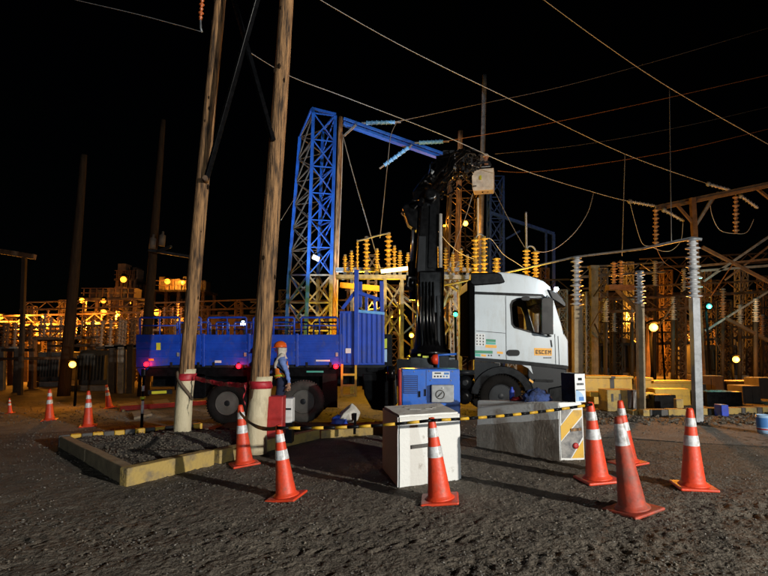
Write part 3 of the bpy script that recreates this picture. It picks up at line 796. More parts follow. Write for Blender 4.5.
# door seams, trim strip, handle
for pix in ([(505.3, 296), (505.9, 296), (506.6, 359.7), (506, 359.7)], [(554.4, 334), (555, 334), (556, 364.4), (555.4, 364.4)], [(476, 330.6), (505.4, 333.0), (505.4, 333.5), (476, 331.1)], [(557.6, 336), (558.3, 336), (559.6, 364.8), (558.9, 364.8)]):
    plate('door_seam', pix, 'seam', 0.004, -0.004, parent=cab)
plate('trim_strip', [(475, 291.6), (542.5, 294.2), (547, 298.5), (545, 298.6), (541, 296.4), (475, 294.4)], 'truck_black', 0.02, -0.018, bevel=0.004)
plate('roof_fairing', [(470.6, 273), (497, 272.6), (501, 274), (505, 282.5), (500, 284), (474, 285.8), (470.6, 284)], 'truck_black', 0.3, -0.05, bevel=0.03)
plate('sun_visor', [(547, 289.2), (556, 292), (562, 298), (566, 305), (564.5, 307.5), (558, 303), (551.5, 299)], 'truck_black', TW + 0.1, -0.05, bevel=0.02)
plate('door_handle', rrect(506.8, 349.8, 519.5, 356, 2.8), 'black_plastic', 0.03, -0.028, bevel=0.01)
plate('lower_trim', [(474.8, 357.6), (520, 361.1), (552, 364.3), (568, 366.2), (568, 369), (474.8, 360.8)], 'truck_black', 0.03, -0.012)
mir = plate('mirror', rrect(537.8, 299, 549, 334.5, 3.2), 'black_plastic', 0.14, -0.34, bevel=0.035)
mb = MB(); mb.tube([T(543, 300, -.25), T(546, 297, -.1), T(549, 298, 0.02)], 0.03, 8); mb.tube([T(544, 334, -.25), T(548, 336, -.1), T(551, 336, 0.02)], 0.025, 8); obj('mirror_arm', mb, 'black_plastic', mir)
plate('mirror', rrect(519.5, 297.3, 528, 301.2, 1.8), 'black_plastic', 0.1, -0.2, bevel=0.02, label='small wide angle mirror above the door window')
mb = MB(); mb.tube([T(523, 275.2, .25), T(523, 272.6, .25), T(541, 277.2, .25), T(541, 280.0, .25)], 0.02, 6); obj('roof_rail', mb, 'truck_black', truck)
# bright visor lamp
cl = thing_lamp = obj('marker_lamp', MB().ball(T(556.6, 289, 0.02), 0.055, 12), 'bulb_white', truck, label='bright white lamp at the front roof edge')
light('marker_light', 'POINT', T(558.5, 288, -0.15), 28, (0.8, 0.9, 1.0), truck, 0.05)
# decals
dot = plate('sticker_sheet', [(475.3, 333.2), (485.2, 333.9), (485.2, 346.4), (475.3, 345.8)], 'decal_white', 0.003, -0.004, bevel=0)
q = MB()
for r_ in range(4):
    for c_ in range(3):
        c0 = (477.0 + c_ * 3.1, 335.3 + r_ * 2.95 + c_ * 0.2)
        q.prism([T(c0[0] - .55, c0[1] - .75, -.008), T(c0[0] + .55, c0[1] - .75, -.008), T(c0[0] + .55, c0[1] + .75, -.008), T(c0[0] - .55, c0[1] + .75, -.008)], (0, .003, 0))
obj('printed_dot', q, 'ink', dot, kind='stuff')
for x0, y0, x1, y1, m in ((486, 339, 495.6, 341.6, 'decal_green'), (486, 341.9, 495.6, 344.2, 'decal_teal'), (485.4, 344.7, 496.6, 347.6, 'decal_yellow'),
        (474.9, 350.3, 492.6, 353.2, 'decal_green'), (474.9, 353.5, 480.4, 356.2, 'decal_teal'), (481.2, 354.2, 486, 356.2, 'decal_yellow'), (497, 351.4, 503, 353.6, 'decal_yellow')):
    plate('sticker', [(x0, y0), (x1, y0 + .5), (x1, y1 + .5), (x0, y1)], m, 0.003, -0.004)
for x0 in (488, 490.6, 498.5): plate('sticker', [(x0, 354.6), (x0 + 1.3, 354.7), (x0 + 1.3, 356.2), (x0, 356.1)], 'ink', 0.003, -0.004)
es = plate('name_sign', [(534.1, 347.9), (551.8, 348.4), (551.8, 355.9), (534.1, 355.4)], 'decal_yellow', 0.004, -0.006)
def lettering(body, loc, size, m, parent, sx=1.0, rot=(R(90), 0, 0)):
    cu = bpy.data.curves.new('lettering', 'FONT'); cu.body = body; cu.size = size; cu.align_x = 'CENTER'; cu.align_y = 'CENTER'; cu.extrude = 0.002
    cu.offset = size * 0.012
    cu.materials.append(M[m]); tmp = bpy.data.objects.new('lettering_curve', cu); C.objects.link(tmp)
    dg = bpy.context.evaluated_depsgraph_get(); dg.update()
    me = bpy.data.meshes.new_from_object(tmp.evaluated_get(dg)); bpy.data.objects.remove(tmp); me.name = 'lettering'
    o = bpy.data.objects.new('lettering', me); C.objects.link(o)
    o.parent = parent; o.location = Vector(loc) - offset_of(parent); o.rotation_euler = rot; o.scale = (sx, 1, 1)
    return o
GLY = {'E': [(0, 0, .24, 1), (0, 0, 1, .2), (0, .4, .85, .6), (0, .8, 1, 1)], 'S': [(0, 0, 1, .2), (0, .4, 1, .6), (0, .8, 1, 1), (.76, .1, 1, .5), (0, .5, .24, .9)], 'C': [(0, 0, .24, 1), (0, 0, 1, .2), (0, .8, 1, 1)], 'M': [(0, 0, .22, 1), (.78, 0, 1, 1)]}
lw, lg, lx, ly0, ly1 = 2.35, 0.75, 535.6, 350.0, 353.9
for k_, ch in enumerate('ESCEM'):
    q = MB(); X0 = lx + k_ * (lw + lg); wch = lw * (1.25 if ch == 'M' else 1)
    def gp(u, v): return T(X0 + u * wch, ly1 - v * (ly1 - ly0) + 0.028 * (X0 - 534), -0.0095)
    for r_i, (u0, v0, u1, v1) in enumerate(GLY[ch]): q.prism([gp(u0, v0), gp(u1, v0), gp(u1, v1), gp(u0, v1)], (0, .003 - .0002 * r_i, 0))
    if ch == 'M': q.prism([gp(.1, 1), gp(.32, 1), gp(.5, .62), gp(.68, 1), gp(.9, 1), gp(.5, .28)], (0, .0022, 0))
    obj('letter', q, 'ink', es, label='black letter ' + ch + ' of the word ESCEM')
for k in range(7): plate('small_lettering', [(543.2 + k * 1.2, 357.2), (544.1 + k * 1.2, 357.3), (544.1 + k * 1.2, 358.4), (543.2 + k * 1.2, 358.3)], 'truck_grey', 0.003, -0.004, parent=cab) 
# wheel arch, steps, bumper
def arc(cx_, cy_, r, a0, a1, n=14): return [(cx_ + r * math.cos(R(a0 + (a1 - a0) * i / n)), cy_ + r * math.sin(R(a0 + (a1 - a0) * i / n))) for i in range(n + 1)]
plate('mudguard', arc(502, 398, 32, 188, 345) + arc(502, 398, 24, 345, 188), 'truck_black', 0.45, -0.03, bevel=0.015)
plate('side_skirt', [(474.8, 361), (500, 363.3), (500, 368), (486, 371), (477, 380), (474.8, 400)], 'truck_black', 0.05, 0.03)
plate('step_panel', [(528, 363.5), (567.5, 369), (566.5, 408), (548, 414), (534.5, 412), (533.5, 392), (528, 376)], 'truck_grey', 0.5, 0.02, bevel=0.03)
for y in (379, 392): plate('step', [(534, y), (553, y + 0.8), (553, y + 3.2), (534, y + 2.4)], 'truck_black', 0.2, -0.03, bevel=0.01)
plate('step_panel', [(520, 361.5), (530, 362.5), (533, 374), (528, 368), (520, 364)], 'truck_white', 0.05, 0.005, label='small white panel above the step')
plate('side_marker', [(529, 378.5), (533, 381.5), (532.4, 383.4), (528.6, 380.6)], 'decal_yellow', 0.02, -0.05)
plate('grab_handle', [(550.5, 340), (551.3, 340), (552.2, 347), (551.4, 347)], 'truck_black', 0.03, -0.03)
plate('door_gap', [(505.2, 295), (554, 297.5), (554, 298), (505.2, 295.5)], 'seam', 0.003, -0.003, parent=cab)
plate('bumper', [(548, 388), (568.5, 384), (569.5, 407), (560, 414), (548, 414)], 'truck_black', TW, 0.0, bevel=0.04)
# wheels
def wheel(px, r, m='rubber', y=0.02, w=0.30, rimmat='tank_grey'):
    x = T(px, 390).x; z0 = gz(x) + r
    c = Vector((x, TY + y, z0))
    t = MB().lathe([(r * 0.56, 0.03), (r * 0.60, 0.0), (r * 0.80, -0.012), (r * 0.93, 0.0), (r * 0.985, 0.03), (r, 0.06), (r, w - .06), (r * .97, w), (r * .56, w - .01)], c, (0, 1, 0), 40)
    # tread lugs
    wh = obj('wheel', t, m, truck)
    q = MB().lathe([(r * 0.575, 0.015), (r * 0.55, 0.0), (r * 0.525, 0.015), (r * 0.51, 0.06), (r * 0.49, 0.065), (r * 0.47, 0.15), (r * 0.42, 0.17), (r * 0.36, 0.12), (r * 0.24, 0.10), (0.02, 0.10)], c, (0, 1, 0), 36)
    obj('rim', q, rimmat, wh)
    obj('hub', MB().lathe([(r * .2, .0), (r * .2, -.06), (r * .14, -.075), (.01, -.08)], c + Vector((0, .09, 0)), (0, 1, 0), 20), 'truck_grey', wh)
    q = MB()
    for k in range(10):
        a = 2 * math.pi * k / 10; q.lathe([(0.016, -0.02), (0.016, 0.03)], c + Vector((math.cos(a) * r * 0.40, 0.10, math.sin(a) * r * 0.40)), (0, 1, 0), 6)
    obj('wheel_nut', q, 'grey_metal', wh, kind='stuff')
    q = MB()
    for k in range(48):
        a = 2 * math.pi * k / 48; d = Vector((math.cos(a), 0, math.sin(a))); tg = Vector((-math.sin(a), 0, math.cos(a)))
        q.bar(c + d * (r + .004) + Vector((0, 0.02, 0)), c + d * (r + .004) + tg * 0.02 + Vector((0, w - .02, 0)), 0.035, 0.016, d)
    obj('tread', q, m, wh, kind='stuff')
wheel(501, 0.52, rimmat='truck_grey'); wheel(227, 0.50, 'rubber'); wheel(303, 0.50, 'tyre_dusty')
for px in (227, 303): wheel(px, 0.50, 'rubber', 2.1)
wheel(501, 0.52, 'rubber', 2.1)
# chassis
x0, x1 = T(140, 380).x, T(555, 380).x
for dy in (0.75, 1.6):
    obj('chassis_rail', MB().box2((x0, TY + dy, 0.78), (x1, TY + dy + 0.12, 1.06)), 'truck_black', truck)
obj('bed_beam', MB().box2((T(138, 367).x, TY + 0.12, 1.06), (T(386, 367).x, TY + 2.4, 1.26)), 'truck_black', truck)
q = MB()
for px in (172, 196, 255, 330, 372): q.box2((T(px, 380).x - .04, TY + 0.3, 0.72), (T(px, 380).x + .04, TY + 2.2, 1.07))
obj('cross_member', q, 'truck_black', truck, kind='stuff')
plate('mud_flap', [(246, 372), (262, 372), (262, 408), (246, 408)], 'rubber', 0.03, 0.1)
plate('mud_flap', [(322, 374), (337, 374), (337, 408), (322, 408)], 'rubber', 0.03, 0.1)
plate('underrun_guard', [(146, 390.5), (170, 390), (170, 394.2), (146, 395)], 'truck_grey', 0.05, 0.1)
plate('reflector_strip', [(150, 391.6), (165, 390.8), (165, 393.6), (150, 394.4)], 'decal_lime', 0.006, 0.09)
plate('reflector_strip', [(306, 371), (323, 371), (323, 372.6), (306, 372.6)], 'decal_teal', 0.006, 0.09)
plate('fuel_tank', rrect(181, 374, 204, 399, 3), 'truck_black', 0.6, 0.12, bevel=0.03)
# drop side bed
edges = [135.5, 182, 203.5, 249, 297, 340.5]
for i in range(5):
    a, b = edges[i] + 0.5, edges[i + 1] - 0.5
    bl = 368 if i == 0 else 365
    pn = plate('side_panel', [(a, 334.6), (b, 334.6), (b, 364.6), (a, 365.6 if i else 367.4)], 'blue_paint', 0.04, 0.0, bevel=0.006)
    for y in (341.5, 349, 356.5):
        plate('panel_rib', [(a + 1.5, y), (b - 1.5, y), (b - 1.5, y + 2.2), (a + 1.5, y + 2.2)], 'blue_paint', 0.014, -0.012, parent=pn, bevel=0.004)
    for hx in (a + (b - a) * .22, a + (b - a) * .78): plate('hinge', [(hx - 1.1, 362.2), (hx + 1.1, 362.2), (hx + 1.1, 367), (hx - 1.1, 367)], 'truck_grey', 0.03, -0.022, parent=pn, bevel=0.004)
    plate('bed_post', [(b - 0.7, 333.6), (b + 1.7, 333.6), (b + 1.7, 366.4), (b - 0.7, 366.4)], 'blue_paint', 0.06, -0.022, bevel=0.005)
    if i in (0, 2, 4): plate('latch', [(b - 4.2, 352.5), (b - 1.8, 352.5), (b - 1.8, 356.4), (b - 4.2, 356.4)], 'grey_metal', 0.02, -0.03, parent=pn)
    plate('side_panel', [(a, 334.6), (b, 334.6), (b, 364.6), (a, 364.6)], 'blue_paint', 0.04, TW - 0.04)
lk = plate('sticker', [(156.6, 342.8), (160.8, 342.8), (160.8, 350), (156.6, 350)], 'decal_lime', 0.004, -0.016)
plate('sticker', [(215, 360.5), (221.5, 360.5), (221.5, 362.8), (215, 362.8)], 'decal_white', 0.004, -0.018)
plate('sticker', [(316, 359.8), (330, 359.8), (330, 361.4), (316, 361.4)], 'decal_white', 0.004, -0.018)
plate('sticker', [(149, 358.8), (154, 358.8), (154, 360.6), (149, 360.6)], 'decal_yellow', 0.004, -0.018)
obj('bed_floor', MB().box2((T(136, 365).x, TY + 0.05, 1.27), (T(386, 365).x, TY + TW - 0.05, 1.33)), 'truck_grey', truck)
obj('tail_board', MB().box2((T(135.5, 365).x, TY + 0.04, 1.34), (T(135.5, 365).x + 0.04, TY + TW - 0.04, T(0, 334.6).z)), 'blue_paint', truck)
plate('mud_flap', [(135.5, 368.5), (147, 366.5), (147, 368), (140, 376)], 'blue_paint', 0.6, 0.05, label='blue painted bed corner bracket')
# rails
for dy in (0.03, TW - 0.06):
    for i in range(5):
        a, b = edges[i] + 4, edges[i + 1] - 3
        q = MB(); q.tube([T(a, 335, dy), T(a, 318.6, dy), T(a + 1, 317.4, dy), T(b - 1, 317.4, dy), T(b, 318.6, dy), T(b, 335, dy)], 0.026, 7)
        q.tube([T(a, 325.5, dy), T(b, 325.5, dy)], 0.018, 6); q.tube([T((a + b) / 2, 335, dy), T((a + b) / 2, 317.4, dy)], 0.018, 6)
        obj('guard_rail', q, 'blue_paint', truck)
# red side lamps
for px, py in ((147, 363.6), (239, 365.6), (336, 365.8)):
    lp = obj('side_lamp', MB().ball(T(px, py + 0.6, -0.035), 0.058, 12), 'bulb_red', truck, label='glowing red side marker lamp')
    obj('lamp_housing', MB().box(T(px, py + 0.6, 0.03), (0.2, 0.05, 0.12)), 'truck_black', lp)
    light('side_light', 'POINT', T(px, py + 0.6, -0.16), 7, (1, 0.015, 0.03), truck, 0.04)
# stake headboard cabinet
cabi = plate('headboard', [(339.5, 311), (384.5, 311), (384.5, 365), (339.5, 365)], 'blue_paint', TW - 0.1, 0.02, bevel=0.01)
for px in range(342, 384, 5): plate('panel_rib', [(px, 313), (px + 2.3, 313), (px + 2.3, 363), (px, 363)], 'blue_paint', 0.03, -0.01, parent=cabi, bevel=0.008)
plate('painted_lit_edge', [(357, 309.6), (384.6, 312.2), (384.6, 315.0), (357, 312.4)], 'insulator_blue', 0.06, -0.03, parent=cabi)  # light along the top edge is put into its paler blue
plate('sticker', [(345.6, 348.4), (351, 348.4), (351, 353.2), (345.6, 353.2)], 'decal_white', 0.004, -0.016)
def stake(name, a, b, w=0.09, dy=0.02):
    obj(name, MB().bar(T(*a, dy), T(*b, dy), w, w), 'blue_paint', truck, bevel=0.01)
stake('headboard_post', (356.3, 365), (356.6, 270), 0.11, -0.03)
stake('headboard_post', (382, 312), (381.5, 281), 0.10)
stake('headboard_post', (366.5, 312), (366.3, 296), 0.08); stake('headboard_post', (375, 312), (374.8, 298.5), 0.08)
stake('headboard_rail', (357, 292), (384, 301), 0.09, 0.05); stake('headboard_brace', (342, 309), (356, 291), 0.08)
for a, b in (((356.3, 300), (356.6, 270)), ((381.5, 312), (381.5, 281))): stake('headboard_post', a, b, 0.1, TW - 0.15)
# yellow ladder
lad = obj('ladder', MB().bar(T(342.3, 364, -.05), T(341.8, 396.5, -.05), 0.05, 0.04), 'yellow_paint', truck)
obj('ladder_rail', MB().bar(T(356, 364, -.05), T(355.7, 396.5, -.05), 0.05, 0.04), 'yellow_paint', lad)
for y in (374.5, 385.2, 395): obj('rung', MB().bar(T(342.3, y, -.05), T(355.9, y, -.05), 0.05, 0.05), 'yellow_paint', lad)
# equipment between bed and cab
vb = plate('control_box', rrect(367, 334, 392, 372, 2), 'truck_black', 0.5, 0.05, bevel=0.02)
plate('sticker', [(379, 340), (387, 338.5), (387, 348), (379, 349)], 'decal_lime', 0.004, 0.04, parent=vb)
plate('sticker', [(382, 349.5), (387, 349.2), (387, 362), (382, 362)], 'decal_pale', 0.004, 0.04, parent=vb)
plate('outrigger_housing', [(362, 374), (396, 374), (398, 404), (386, 412), (372, 410), (364, 395)], 'truck_black', 0.5, 0.1, bevel=0.03)
ot = obj('outrigger_leg', MB().lathe([(0.07, 0), (0.07, 0.95), (0.10, 0.96), (0.10, 1.3)], (T(391, 400).x, TY - 0.25, 0.02), (0, 0, 1), 16), 'crane_black', truck)
obj('outrigger_foot', MB().lathe([(0.2, 0), (0.2, 0.03), (0.09, 0.07)], (T(391, 400).x, TY - 0.25, 0.0), (0, 0, 1), 18), 'grey_metal', ot)
for i, (px, py, w_, h_) in enumerate(((404, 368, 14, 18), (443, 366, 14, 26), (455, 372, 10, 24))):
    plate('equipment_box', rrect(px - w_ / 2, py - h_ / 2, px + w_ / 2, py + h_ / 2, 1.5), 'truck_black', 0.5, 0.15 + i * 0.06, bevel=0.02)
for py in (383, 397):
    obj('air_tank', MB().lathe([(0.06, 0), (0.16, 0.03), (0.19, 0.1), (0.19, 1.0), (0.16, 1.08), (0.05, 1.1)], T(465, py, 0.0), (0, 1, 0), 20), 'truck_black', truck)
obj('exhaust_pipe', MB().tube([T(456, 372.5, -.02), T(474, 372.5, -.02)], 0.06, 12), 'truck_grey', truck)
obj('intake_stack', MB().bar(T(472.2, 360, 0.12), T(471, 280, 0.12), 0.12, 0.3), 'matte_black', truck, bevel=0.02)
obj('orange_lamp', MB().lathe([(0.05, 0), (0.12, 0.05), (0.13, 0.16)], T(431, 359.5, -0.02), (1, 0, 0), 14), 'lamp_red_shell', truck)
plate('sticker', [(423, 355.8), (429.2, 356), (429.2, 358), (423, 357.8)], 'decal_lime', 0.01, 0.1); plate('sticker', [(418, 354), (421, 354), (421, 356), (418, 356)], 'decal_lime', 0.01, 0.1)
q = MB(); q.tube([T(438, 369, -.05), T(438, 355, -.05), T(456, 354, -.05)], 0.03, 6); obj('hand_rail', q, 'generator_blue', truck)

# knuckle crane
KY = TY + 1.25
def K(px, py, dy=0.0): return P(px, py, KY + dy)
crane = obj('crane', MB().lathe([(0.55, 0), (0.55, 0.16), (0.46, 0.2), (0.42, 0.42), (0.40, 1.0), (0.34, 1.15)], K(430, 356), (0, 0, 1), 28), 'crane_black', truck, label='black folding knuckle crane')
def kpart(name, mb, m='crane_black', bevel=0.0, kind=None): return obj(name, mb, m, crane, bevel, kind=kind)
kpart('crane_base', MB().box2(K(408, 372) + Vector((0, -0.9, 0)), K(452, 356) + Vector((0, 0.9, 0))), bevel=0.03)
kpart('column', MB().bar(K(430, 350), K(429, 272), 0.62, 0.56, (0, 1, 0)), bevel=0.05)
for dx in (-7, -2, 4, 9):
    kpart('column_rib', MB().bar(K(430 + dx, 346, -.34), K(429 + dx, 296, -.34), 0.07, 0.08, (0, 1, 0)), 'truck_grey', 0.01)
kpart('main_boom', MB().prism([K(415.5, 284), K(416.5, 262), K(421, 204), K(424, 193), K(434, 188), K(440, 194), K(440, 206), K(437.5, 246), K(438, 274), K(434, 285)], (0, 0.42, 0)), bevel=0.03)
kpart('boom_plate', MB().prism([K(417, 280, -.05), K(419, 236, -.05), K(426, 236, -.05), K(425, 280, -.05)], (0, 0.06, 0)), 'truck_grey', 0.01)
kpart('boom_plate', MB().prism([K(428, 268, -.05), K(430, 204, -.05), K(436.5, 204, -.05), K(434, 268, -.05)], (0, 0.05, 0)), 'truck_black', 0.01)
kpart('boom_cylinder', MB().tube([K(440, 330, -.1), K(440.5, 268, -.1)], 0.10, 14)); kpart('cylinder_rod', MB().tube([K(440.5, 268, -.1), K(440.5, 214, -.1)], 0.05, 10), 'rope')
kpart('boom_cylinder', MB().tube([K(413, 300, .3), K(411.5, 262, .3)], 0.11, 14)); kpart('cylinder_rod', MB().tube([K(411.5, 262, .3), K(414, 214, .3)], 0.05, 10), 'chrome')
kpart('hook_bracket', MB().tube([K(416, 279, -.2), K(408, 277, -.25), K(407, 286, -.25), K(412, 290, -.2)], 0.07, 8))
BK = 24.0
J0, J1 = K(426, 198), P(447, 164, 17.2)
J2 = P(473, 165, BK - 0.6)
kpart('knuckle', MB().lathe([(0.10, -0.30), (0.17, -0.29), (0.17, 0.35)], K(430, 197), (0, 1, 0), 18), bevel=0.02)
kpart('outer_boom', MB().bar(J0 + Vector((-.1, 0, -.05)), J1, 0.52, 0.5), bevel=0.03)
kpart('boom_cylinder', MB().tube([K(421, 204, -.3), lerp(J0, J1, .8) + Vector((-.32, -.3, .12))], 0.075, 12))
for k in range(5):
    a, b = lerp(J1, J2, k / 5 - 0.03), lerp(J1, J2, (k + 1) / 5)
    kpart('boom_extension', MB().bar(a, b, 0.62 - k * 0.05, 0.58 - k * 0.05), bevel=0.015)
    kpart('extension_cylinder', MB().tube([a + Vector((0, 0, 0.3 - .02 * k)), b + Vector((0, 0, .28 - .02 * k))], 0.06, 10))
    q = MB(); q.box(b + Vector((0, -.02, .06)), (0.74 - k * .05, 0.09, 0.86 - k * .07)); kpart('boom_collar', q, 'truck_grey', 0.01)
kpart('outer_boom', MB().bar(K(404, 216, .25), K(420, 198, .25), 0.22, 0.24), bevel=0.03)
kpart('boom_tail', MB().prism([K(402, 208, .1), K(406, 203, .1), K(418, 210, .1), K(417, 230, .1), K(408, 224, .1)], (0, .4, 0)), bevel=0.03)
for k in range(34):
    a = lerp(J0, J2, random.uniform(-.05, 0.55)); b = lerp(J0, J2, random.uniform(0.4, 1.0))
    off = Vector((random.uniform(-.4, .35), -0.45, random.uniform(-.25, .5))); pts = []
    for i in range(13):
        t = i / 12; pts.append(lerp(a, b, t) + off + Vector((0.06 * math.sin(i * 1.7 + k), -0.1 * math.sin(t * math.pi), 0.5 * math.sin(t * math.pi) * random.uniform(.8, 1) * (1 if k % 3 else -0.8))))
    kpart('hose', MB().tube(pts, random.uniform(.018, .034), 6), 'hose')
for k in range(40):
    c = lerp(J0, J2, random.uniform(0.02, 0.98)) + Vector((random.uniform(-.5, .4), -0.42, random.uniform(-.35, .5)))
    q = MB(); q.box(c, (random.uniform(.05, .2), .1, random.uniform(.04, .13)), Matrix.Rotation(random.uniform(-1, 1), 3, 'Y')); kpart('fitting', q, ('chrome', 'crane_black', 'grey_metal', 'truck_grey', 'crane_black')[k % 5], 0.01)  # chrome bits are added to stand in for wet glints on the boom
for k in range(6):
    x = 418 + k * 3.4
    kpart('hose', MB().tube([K(x, 345, -.42), K(x - 1, 320, -.46 - .02 * k), K(x - 1.5, 300, -.42), K(x - 2, 282, -.3)], 0.026, 6), 'hose')
# work platform bucket at the boom tip
bc = P(483.3, 180, BK); mp = pxm(BK)
bw, bh, bdp = 22 * mp, 26 * mp, 0.75
wp = MB(); o0 = [(-bw / 2, -bdp / 2), (bw / 2, -bdp / 2), (bw / 2, bdp / 2), (-bw / 2, bdp / 2)]
hz0, hz1 = bc.z - bh / 2, bc.z + bh * 0.36
obj_b = MB()
rb = Matrix.Rotation(R(-14), 3, 'Z')
def ring(k, z): return [Vector(bc.xy.to_3d()) + rb @ Vector((x * k, y * k, 0)) + Vector((0, 0, z)) for x, y in o0]
vsb = ring(0.90, hz0) + ring(0.97, hz0 + .12) + ring(1.0, hz1) + ring(0.90, hz1) + ring(0.86, hz0 + .1)
fsb = [(3, 2, 1, 0)]
for l in range(4):
    for i in range(4): fsb.append((l * 4 + i, l * 4 + (i + 1) % 4, l * 4 + 4 + (i + 1) % 4, l * 4 + 4 + i))
fsb.append((16, 17, 18, 19)); obj_b.add(vsb, fsb)
bucket = obj('work_platform', obj_b, 'bucket_shell', truck, bevel=0.03, label='white aerial bucket at the crane tip')
obj('platform_rim', MB().tube([p + Vector((0, 0, 0.02)) for p in ring(1.0, hz1) + ring(1.0, hz1)[:1]], 0.035, 8), 'truck_black', bucket)
obj('bucket_liner', MB().box(P(486, 170.2, BK - .1), (9.5 * mp, 0.5, 5 * mp), rb), 'white_paint', bucket, bevel=0.03)
obj('sticker', MB().box(P(480.6, 177.5, BK - bdp / 2 - .06), (0.08, 0.01, 0.2), rb), 'decal_lime', bucket)
obj('sticker', MB().box(P(474.6, 186, BK - bdp / 2 - .12), (0.16, 0.01, 0.05), rb), 'ink', bucket)
obj('sticker', MB().box(P(491.4, 186, BK - bdp / 2 + .02), (0.16, 0.01, 0.05), rb), 'ink', bucket)

# ------------------------------------------------------------------ people
def figure(name, label, loc, joints, bones, parts, rotz=0.0):
    """one continuous skinned body; parts maps a bone's name to a material"""
    root = thing(name, label, 'person', loc); root.rotation_euler = (0, 0, rotz)
    names = list(joints); vi = {n: i for i, n in enumerate(names)}
    me = bpy.data.meshes.new('body'); me.from_pydata([joints[n][0] for n in names], [(vi[a], vi[b]) for a, b, _ in bones], [])
    tmp = bpy.data.objects.new('body_cage', me); C.objects.link(tmp)
    sk = tmp.modifiers.new('skin', 'SKIN'); sk.use_smooth_shade = True
    for i, n in enumerate(names):
        r = joints[n][1]; me.skin_vertices[0].data[i].radius = r if isinstance(r, tuple) else (r, r)
    me.skin_vertices[0].data[vi['pelvis']].use_root = True
    sb_ = tmp.modifiers.new('sub', 'SUBSURF'); sb_.levels = 2; sb_.render_levels = 2
    dg = bpy.context.evaluated_depsgraph_get(); dg.update()
    bmesh_ = bpy.data.meshes.new_from_object(tmp.evaluated_get(dg)); bmesh_.name = 'body'
    bpy.data.objects.remove(tmp)
    mats = []; 
    for b in bones:
        if b[2] not in mats: mats.append(b[2])
    bmesh_.materials.clear()
    for m in mats: bmesh_.materials.append(M[parts[m]])
    segs = [(Vector(joints[a][0]), Vector(joints[b][0]), mats.index(c)) for a, b, c in bones]
    tag_of = []
    for p in bmesh_.polygons:
        best = None
        for a, b, mi in segs:
            ab = b - a; t = max(0, min(1, (p.center - a).dot(ab) / max(1e-9, ab.length_squared))); d = (a + ab * t - p.center).length
            if best is None or d < best[0]: best = (d, mi)
        p.material_index = best[1]; tag_of.append(mats[best[1]]); p.use_smooth = True
    for v in bmesh_.vertices:
        if v.co.z < 1.5: v.co += v.normal * (0.016 * mnoise.noise(Vector((v.co.x * 9, v.co.y * 9, v.co.z * 16))) + 0.008 * mnoise.noise(v.co * 30))
    body = bpy.data.objects.new('body', bmesh_); C.objects.link(body); body.parent = root
    return root, body, tag_of
def shell(root, body, tags, which, name, m, off=0.012, cond=None):
    me = body.data; mb = MB(); remap = {}
    for p, t in zip(me.polygons, tags):
        if t in which and (cond is None or cond(p.center)):
            f = []
            for v in p.vertices:
                if v not in remap:
                    remap[v] = len(mb.v); mb.v.append(tuple(me.vertices[v].co + me.vertices[v].normal * off))
                f.append(remap[v])
            mb.f.append(tuple(f)); mb.sm.append(True)
    if not mb.f: return None
    me2 = bpy.data.meshes.new(name); me2.from_pydata(mb.v, [], mb.f); me2.polygons.foreach_set('use_smooth', mb.sm); me2.materials.append(M[m])
    o = bpy.data.objects.new(name, me2); C.objects.link(o); o.parent = root
    sd = o.modifiers.new('solid', 'SOLIDIFY'); sd.thickness = 0.008; sd.offset = 1
    return o
def hand(j, bn, w, pfx, d, side):
    """palm and five fingers from wrist w heading along d"""
    d = Vector(d).normalized(); side = Vector(side).normalized(); w = Vector(w); nrm = d.cross(side).normalized()
    palm = w + d * 0.075; j[pfx + 'palm'] = (tuple(palm), (0.034, 0.020))
    bn.append((pfx + 'wrist', pfx + 'palm', 'hand'))
    for k, (o, L) in enumerate(((-0.030, 0.066), (-0.010, 0.078), (0.010, 0.074), (0.030, 0.058))):
        k0 = palm + d * 0.03 + side * o; k1 = k0 + d * L * 0.55 + nrm * 0.010; k2 = k1 + d * L * 0.35 + nrm * 0.028
        for nme, c in (('a', k0), ('b', k1), ('c', k2)): j[f'{pfx}f{k}{nme}'] = (tuple(c), 0.0085)
        bn += [(pfx + 'palm', f'{pfx}f{k}a', 'hand'), (f'{pfx}f{k}a', f'{pfx}f{k}b', 'hand'), (f'{pfx}f{k}b', f'{pfx}f{k}c', 'hand')]
    t0 = w + d * 0.045 - side * 0.04; t1 = t0 + d * 0.035 - side * 0.022 + nrm * 0.012
    j[pfx + 'ta'] = (tuple(t0), 0.010); j[pfx + 'tb'] = (tuple(t1), 0.009)
    bn += [(pfx + 'palm', pfx + 'ta', 'hand'), (pfx + 'ta', pfx + 'tb', 'hand')]
